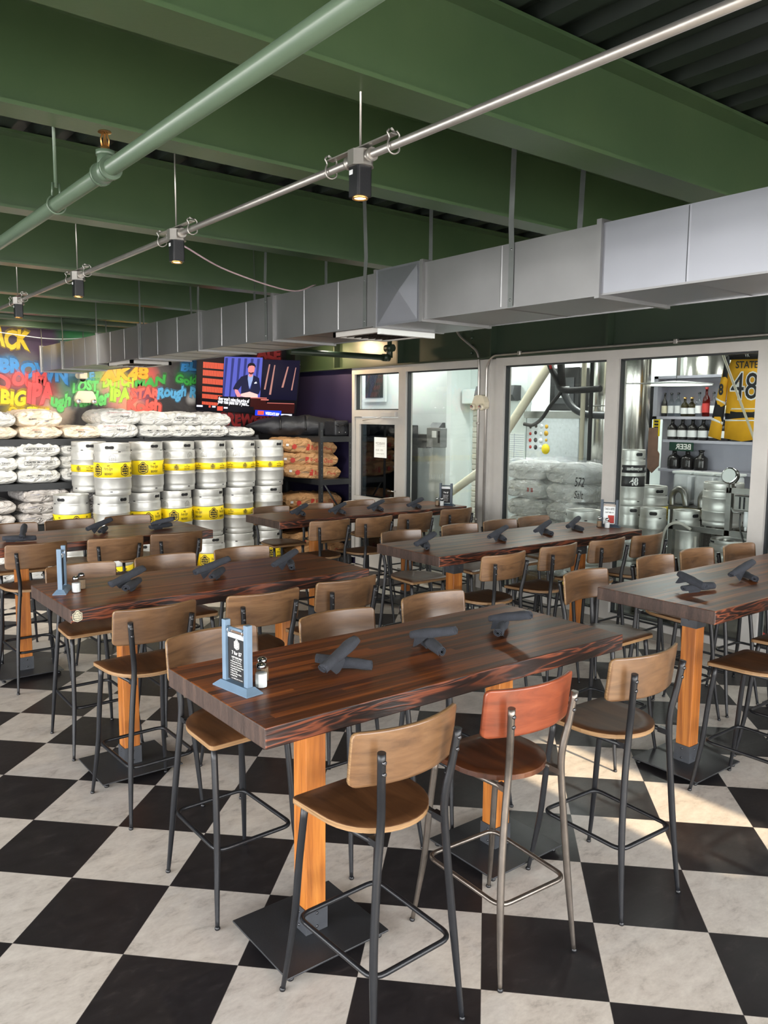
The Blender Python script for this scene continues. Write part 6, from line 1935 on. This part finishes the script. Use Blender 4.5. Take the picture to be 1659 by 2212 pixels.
pipe('diagonal_rod', 'thin pale rod leaning across in front of the yellow jersey', 'rod', [(6.95, 3.95, 2.70), (6.95, 3.50, 1.70), (6.95, 3.46, 1.30)], 0.011, M['pvc'], False)
pipe('red_hose', 'red hose on the brewery floor behind the right table', 'hose', [(6.95, 3.95, 0.42), (6.93, 3.6, 0.30), (6.9, 3.25, 0.12), (6.9, 2.8, 0.03)], 0.022, M['hose_red'])

# bar reflected in the window, built as solid shelves behind the glass
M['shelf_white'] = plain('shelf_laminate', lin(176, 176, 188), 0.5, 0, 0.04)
bar = thing('reflected_bar', 'reflected white shelf wall with bottles and growlers, built behind the glass', 'shelf unit', (9.4, 5.62, 0))
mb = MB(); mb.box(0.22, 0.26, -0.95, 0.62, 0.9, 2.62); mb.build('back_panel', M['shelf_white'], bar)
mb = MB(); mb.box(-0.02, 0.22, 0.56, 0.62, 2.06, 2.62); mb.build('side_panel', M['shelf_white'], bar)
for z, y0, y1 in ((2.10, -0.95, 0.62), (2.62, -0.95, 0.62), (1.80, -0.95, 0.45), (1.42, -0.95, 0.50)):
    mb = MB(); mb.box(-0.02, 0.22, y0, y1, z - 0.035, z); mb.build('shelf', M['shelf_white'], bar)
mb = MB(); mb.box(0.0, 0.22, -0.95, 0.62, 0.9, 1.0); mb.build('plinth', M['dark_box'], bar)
sg = thing('reflected_beer_sign', 'reflected small green BEER sign in mirror writing under the growler shelf', 'sign', (9.378, 5.80, 1.715))  # reflected sign built as a solid plate, lettering kept mirrored
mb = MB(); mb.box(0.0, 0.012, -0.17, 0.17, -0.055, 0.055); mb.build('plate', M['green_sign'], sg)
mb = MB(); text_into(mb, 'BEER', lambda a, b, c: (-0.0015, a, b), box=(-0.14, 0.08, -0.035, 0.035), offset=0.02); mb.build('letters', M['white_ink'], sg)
pd = thing('wood_paddle', 'brown wooden paddle hanging left of the growlers', 'paddle', (9.38, 6.22, 1.45))
mb = MB(); mb.prism([(-0.10, 0.0), (0.0, -0.10), (0.10, 0.0), (0.10, 0.16), (0.07, 0.20), (0.07, 0.5), (-0.07, 0.5), (-0.07, 0.20), (-0.10, 0.16)], 'x', 0.0, 0.02); mb.build('blade', M['paddle'], pd)
mb = MB(); mb.box(9.385, 9.395, 6.13, 6.23, 1.84, 2.06); ys = tag(mb.build('yellow_notice', M['yellow']), 'yellow notice beside the bottle shelves', 'notice')
mb = MB()
for k in range(5): mb.box(9.382, 9.386, 6.15, 6.21, 1.86 + k * 0.04, 1.885 + k * 0.04)
mb.build('print', M['ink'], ys)
mb = MB(); mb.box(9.50, 9.56, 6.36, 6.50, 0.0, 2.5); tag(mb.build('dark_post', M['black_plastic']), 'black upright post between the bright tank and the bottle shelves', 'post')
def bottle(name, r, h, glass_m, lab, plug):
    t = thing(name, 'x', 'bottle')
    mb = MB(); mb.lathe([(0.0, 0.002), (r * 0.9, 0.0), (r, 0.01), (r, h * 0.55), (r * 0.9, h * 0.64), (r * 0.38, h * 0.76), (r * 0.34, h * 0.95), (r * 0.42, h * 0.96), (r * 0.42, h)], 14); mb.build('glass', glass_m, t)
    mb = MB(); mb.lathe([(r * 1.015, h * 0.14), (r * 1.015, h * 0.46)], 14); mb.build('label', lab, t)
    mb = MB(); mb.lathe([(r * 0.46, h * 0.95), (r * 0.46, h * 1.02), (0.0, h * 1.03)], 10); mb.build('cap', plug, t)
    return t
pb_ = [Proto(bottle('reflected_bottle', 0.042, 0.30, M['bottle_clear'], M['label_white'], M['black_plastic'])), Proto(bottle('reflected_bottle', 0.046, 0.36, M['bottle_red'], M['hose_red'], M['hose_red'])), Proto(bottle('reflected_bottle', 0.048, 0.24, M['bottle_amber'], M['label_white'], M['brass'])), Proto(bottle('reflected_bottle', 0.038, 0.30, M['growler'], M['gold_trim'], M['black_plastic']))]  # bottles of the reflected bar, standing behind the glass
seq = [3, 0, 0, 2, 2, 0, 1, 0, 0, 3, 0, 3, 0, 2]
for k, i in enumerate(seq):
    pb_[i].put((9.46, 6.12 - 0.098 * k, 2.10), 0, {0: 'reflected clear spirit bottle number %d from the left on the top bottle shelf' % (k + 1), 1: 'reflected red spirit bottle on the top bottle shelf', 2: 'reflected squat olive bottle number %d from the left on the top shelf' % (k + 1), 3: 'reflected dark bottle number %d from the left on the top bottle shelf' % (k + 1)}[i], 'reflected bottles on the top shelf')
gw = Proto(bottle('growler', 0.062, 0.27, M['growler'], M['label_white'], M['black_plastic']))  # growlers here and below belong to the reflected bar
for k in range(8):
    gw.put((9.48, 6.00 - 0.145 * k, 1.80), 0, 'reflected dark growler, %s from the left on the middle shelf' % ((ORD + ['eighth'])[k]), 'reflected growlers on the middle shelf')
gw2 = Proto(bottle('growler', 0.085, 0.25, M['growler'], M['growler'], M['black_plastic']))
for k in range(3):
    gw2.put((9.48, 5.95 - 0.19 * k, 1.42), 0, 'reflected big black growler, %s of three on the lowest shelf' % ('left', 'middle', 'right')[k], 'reflected big growlers on the lowest shelf')
# pendant disc lamp reflected in the window, built behind the glass
pl_ = thing('reflected_disc_lamp', 'reflected flat white pendant disc lamp before the bottle shelf', 'lamp', (8.8, 5.55, 2.475))
mb = MB(); mb.lathe([(0.0, 0.05), (0.10, 0.045), (0.42, 0.014), (0.43, 0.0), (0.41, 0.0)], 32); mb.build('shade', M['white'], pl_)
mb = MB(); mb.lathe([(0.0, 0.002), (0.41, 0.002)], 32); mb.build('diffuser', emissive('disc_glow', (1.0, 0.97, 0.86, 1), 3.0), pl_)
mb = MB(); mb.tube([(0, 0, 0.05), (0, 0, BZ - 2.475)], 0.005, 6); mb.build('cord', M['black_plastic'], pl_)
# stainless sink bench with white tubs
sb = thing('steel_bench', 'stainless bench behind the slim kegs', 'bench', (8.55, 4.55, 0))
mb = MB(); mb.box(-0.35, 0.35, -0.8, 0.75, 1.04, 1.08); mb.build('top', M['frame_ss'], sb)
for x in (-0.3, 0.3):
    for y in (-0.75, 0.7):
        mb = MB(); mb.tube([(x, y, 0), (x, y, 1.04)], 0.025, 8); mb.build('leg', M['frame_ss'], sb)
for k in range(3):
    mb = MB(); mb.bbox(8.40, 8.62, 5.06 - 0.27 * k, 5.28 - 0.27 * k, 1.081, 1.44, 0.03); o = tag(mb.build('white_tub', M['label_white']), 'white plastic tub, %s of three on the stainless bench' % ('left', 'middle', 'right')[k], 'tub', 'white tubs on the bench')
    mb = MB(); mb.bbox(8.39, 8.63, 5.05 - 0.27 * k, 5.29 - 0.27 * k, 1.44, 1.47, 0.01); mb.build('lid', M['paper'], o)
for k in range(2):
    pipe('steel_elbow', 'stainless pipe elbow on the bench, %s one' % ('left', 'right')[k], 'pipe', [(8.25, 5.18 - 0.36 * k, 1.08), (8.25, 5.18 - 0.36 * k, 1.20), (8.25, 5.12 - 0.36 * k, 1.27), (8.25, 5.04 - 0.36 * k, 1.24), (8.25, 5.0 - 0.36 * k, 1.08)], 0.035, M['frame_ss'])

# hockey jersey hanging from the brewery ceiling
JX, JY = 8.2, 4.37
js = thing('hockey_jersey', 'yellow and black hockey jersey reading STATE 48 behind the glass', 'jersey', (JX, JY, 1.87))
js.rotation_euler = (0, 0, R(-62))
js.scale = (0.66, 1, 1)
# local: x across, -y towards the viewer, z up
def cloth(pts, d, name, mat_, parent, lift=0.0):
    mb = MB()
    n = len(pts)
    c = (sum(p[0] for p in pts) / n, sum(p[1] for p in pts) / n)
    A = [(x, -d / 2 + lift + 0.012 * math.sin(x * 19) + 0.006 * math.sin(z * 23), z) for x, z in pts]
    B = [(x, d / 2 + lift, z) for x, z in pts]
    m1 = [((x + c[0]) / 2, -d / 2 - d * 0.25 + lift + 0.014 * math.sin(x * 19), (z + c[1]) / 2) for x, z in pts]
    mb.add(A + m1 + [(c[0], -d * 0.8 + lift, c[1])], [(k, (k + 1) % n, n + (k + 1) % n, n + k) for k in range(n)] + [(n + k, n + (k + 1) % n, 2 * n) for k in range(n)], True)
    mb.add(A + B, [(k, (k + 1) % n, n + (k + 1) % n, n + k) for k in range(n)], True)
    mb.add(B, [tuple(range(n))], False)
    return mb.build(name, mat_, parent)
body = cloth([(-0.26, 0.0), (0.0, -0.03), (0.26, 0.0), (0.255, 0.45), (0.245, 0.76), (0.21, 0.85), (-0.21, 0.85), (-0.245, 0.76), (-0.255, 0.45)], 0.10, 'torso', M['yellow_cloth'], js)
cloth([(-0.24, 0.82), (0.24, 0.82), (0.28, 0.85), (0.22, 0.90), (0.09, 0.93), (0.0, 0.905), (-0.09, 0.93), (-0.22, 0.90), (-0.28, 0.85)], 0.11, 'yoke', M['black_cloth'], js)
for s in (-1, 1):
    sl = cloth([(s * 0.235, 0.76), (s * 0.33, 0.72), (s * 0.41, 0.40), (s * 0.50, 0.02), (s * 0.31, -0.02), (s * 0.27, 0.40)], 0.09, 'sleeve', M['yellow_cloth'], js)
    cloth([(s * 0.24, 0.88), (s * 0.31, 0.84), (s * 0.345, 0.62), (s * 0.255, 0.60)], 0.105, 'shoulder_patch', M['black_cloth'], sl)
    cloth([(s * 0.415, 0.40), (s * 0.455, 0.22), (s * 0.29, 0.17), (s * 0.272, 0.35)], 0.10, 'sleeve_stripe', M['black_cloth'], sl)
    cloth([(s * 0.418, 0.43), (s * 0.413, 0.40), (s * 0.27, 0.35), (s * 0.268, 0.38)], 0.098, 'sleeve_piping', M['white_ink'], sl)
    cloth([(s * 0.458, 0.22), (s * 0.466, 0.19), (s * 0.293, 0.14), (s * 0.288, 0.17)], 0.098, 'sleeve_piping', M['white_ink'], sl)
cloth([(-0.262, 0.20), (0.262, 0.20), (0.262, 0.30), (-0.262, 0.30)], 0.104, 'hem_stripe', M['black_cloth'], js)
for z in (0.18, 0.30): cloth([(-0.263, z), (0.263, z), (0.263, z + 0.02), (-0.263, z + 0.02)], 0.104, 'hem_piping', M['white_ink'], js)
mb = MB(); fn = lambda a, b, c: (a, -0.098 - c, b)
text_into(mb, 'STATE', fn, box=(-0.15, 0.17, 0.725, 0.80), mi=0, offset=0.02)
text_into(mb, '48', lambda a, b, c: (a, -0.096, b), box=(-0.215, 0.20, 0.395, 0.695), mi=1, offset=0.03)
text_into(mb, '48', lambda a, b, c: (a, -0.101, b), box=(-0.20, 0.185, 0.41, 0.68), mi=0, offset=0.0)
text_into(mb, 'VK', lambda a, b, c: (a, -0.11, b), box=(-0.03, 0.04, 0.84, 0.88), mi=1)
for s, ch in ((-1, '8'), (1, '4')):
    text_into(mb, ch, lambda a, b, c: (a, -0.080, b), box=(s * 0.345 - 0.035, s * 0.345 + 0.035, 0.45, 0.57), mi=0, offset=0.04)
mb.build('jersey_print', [M['ink'], M['white_ink']], js)
mb = MB(); mb.tube(bez([(-0.2, 0, 0.87), (0, 0, 0.94), (0.2, 0, 0.87)], 6), 0.008, 6); mb.tube([(0, 0, 0.94), (0, 0, BZ - 1.86)], 0.004, 6); mb.build('hanger', M['black_plastic'], js)
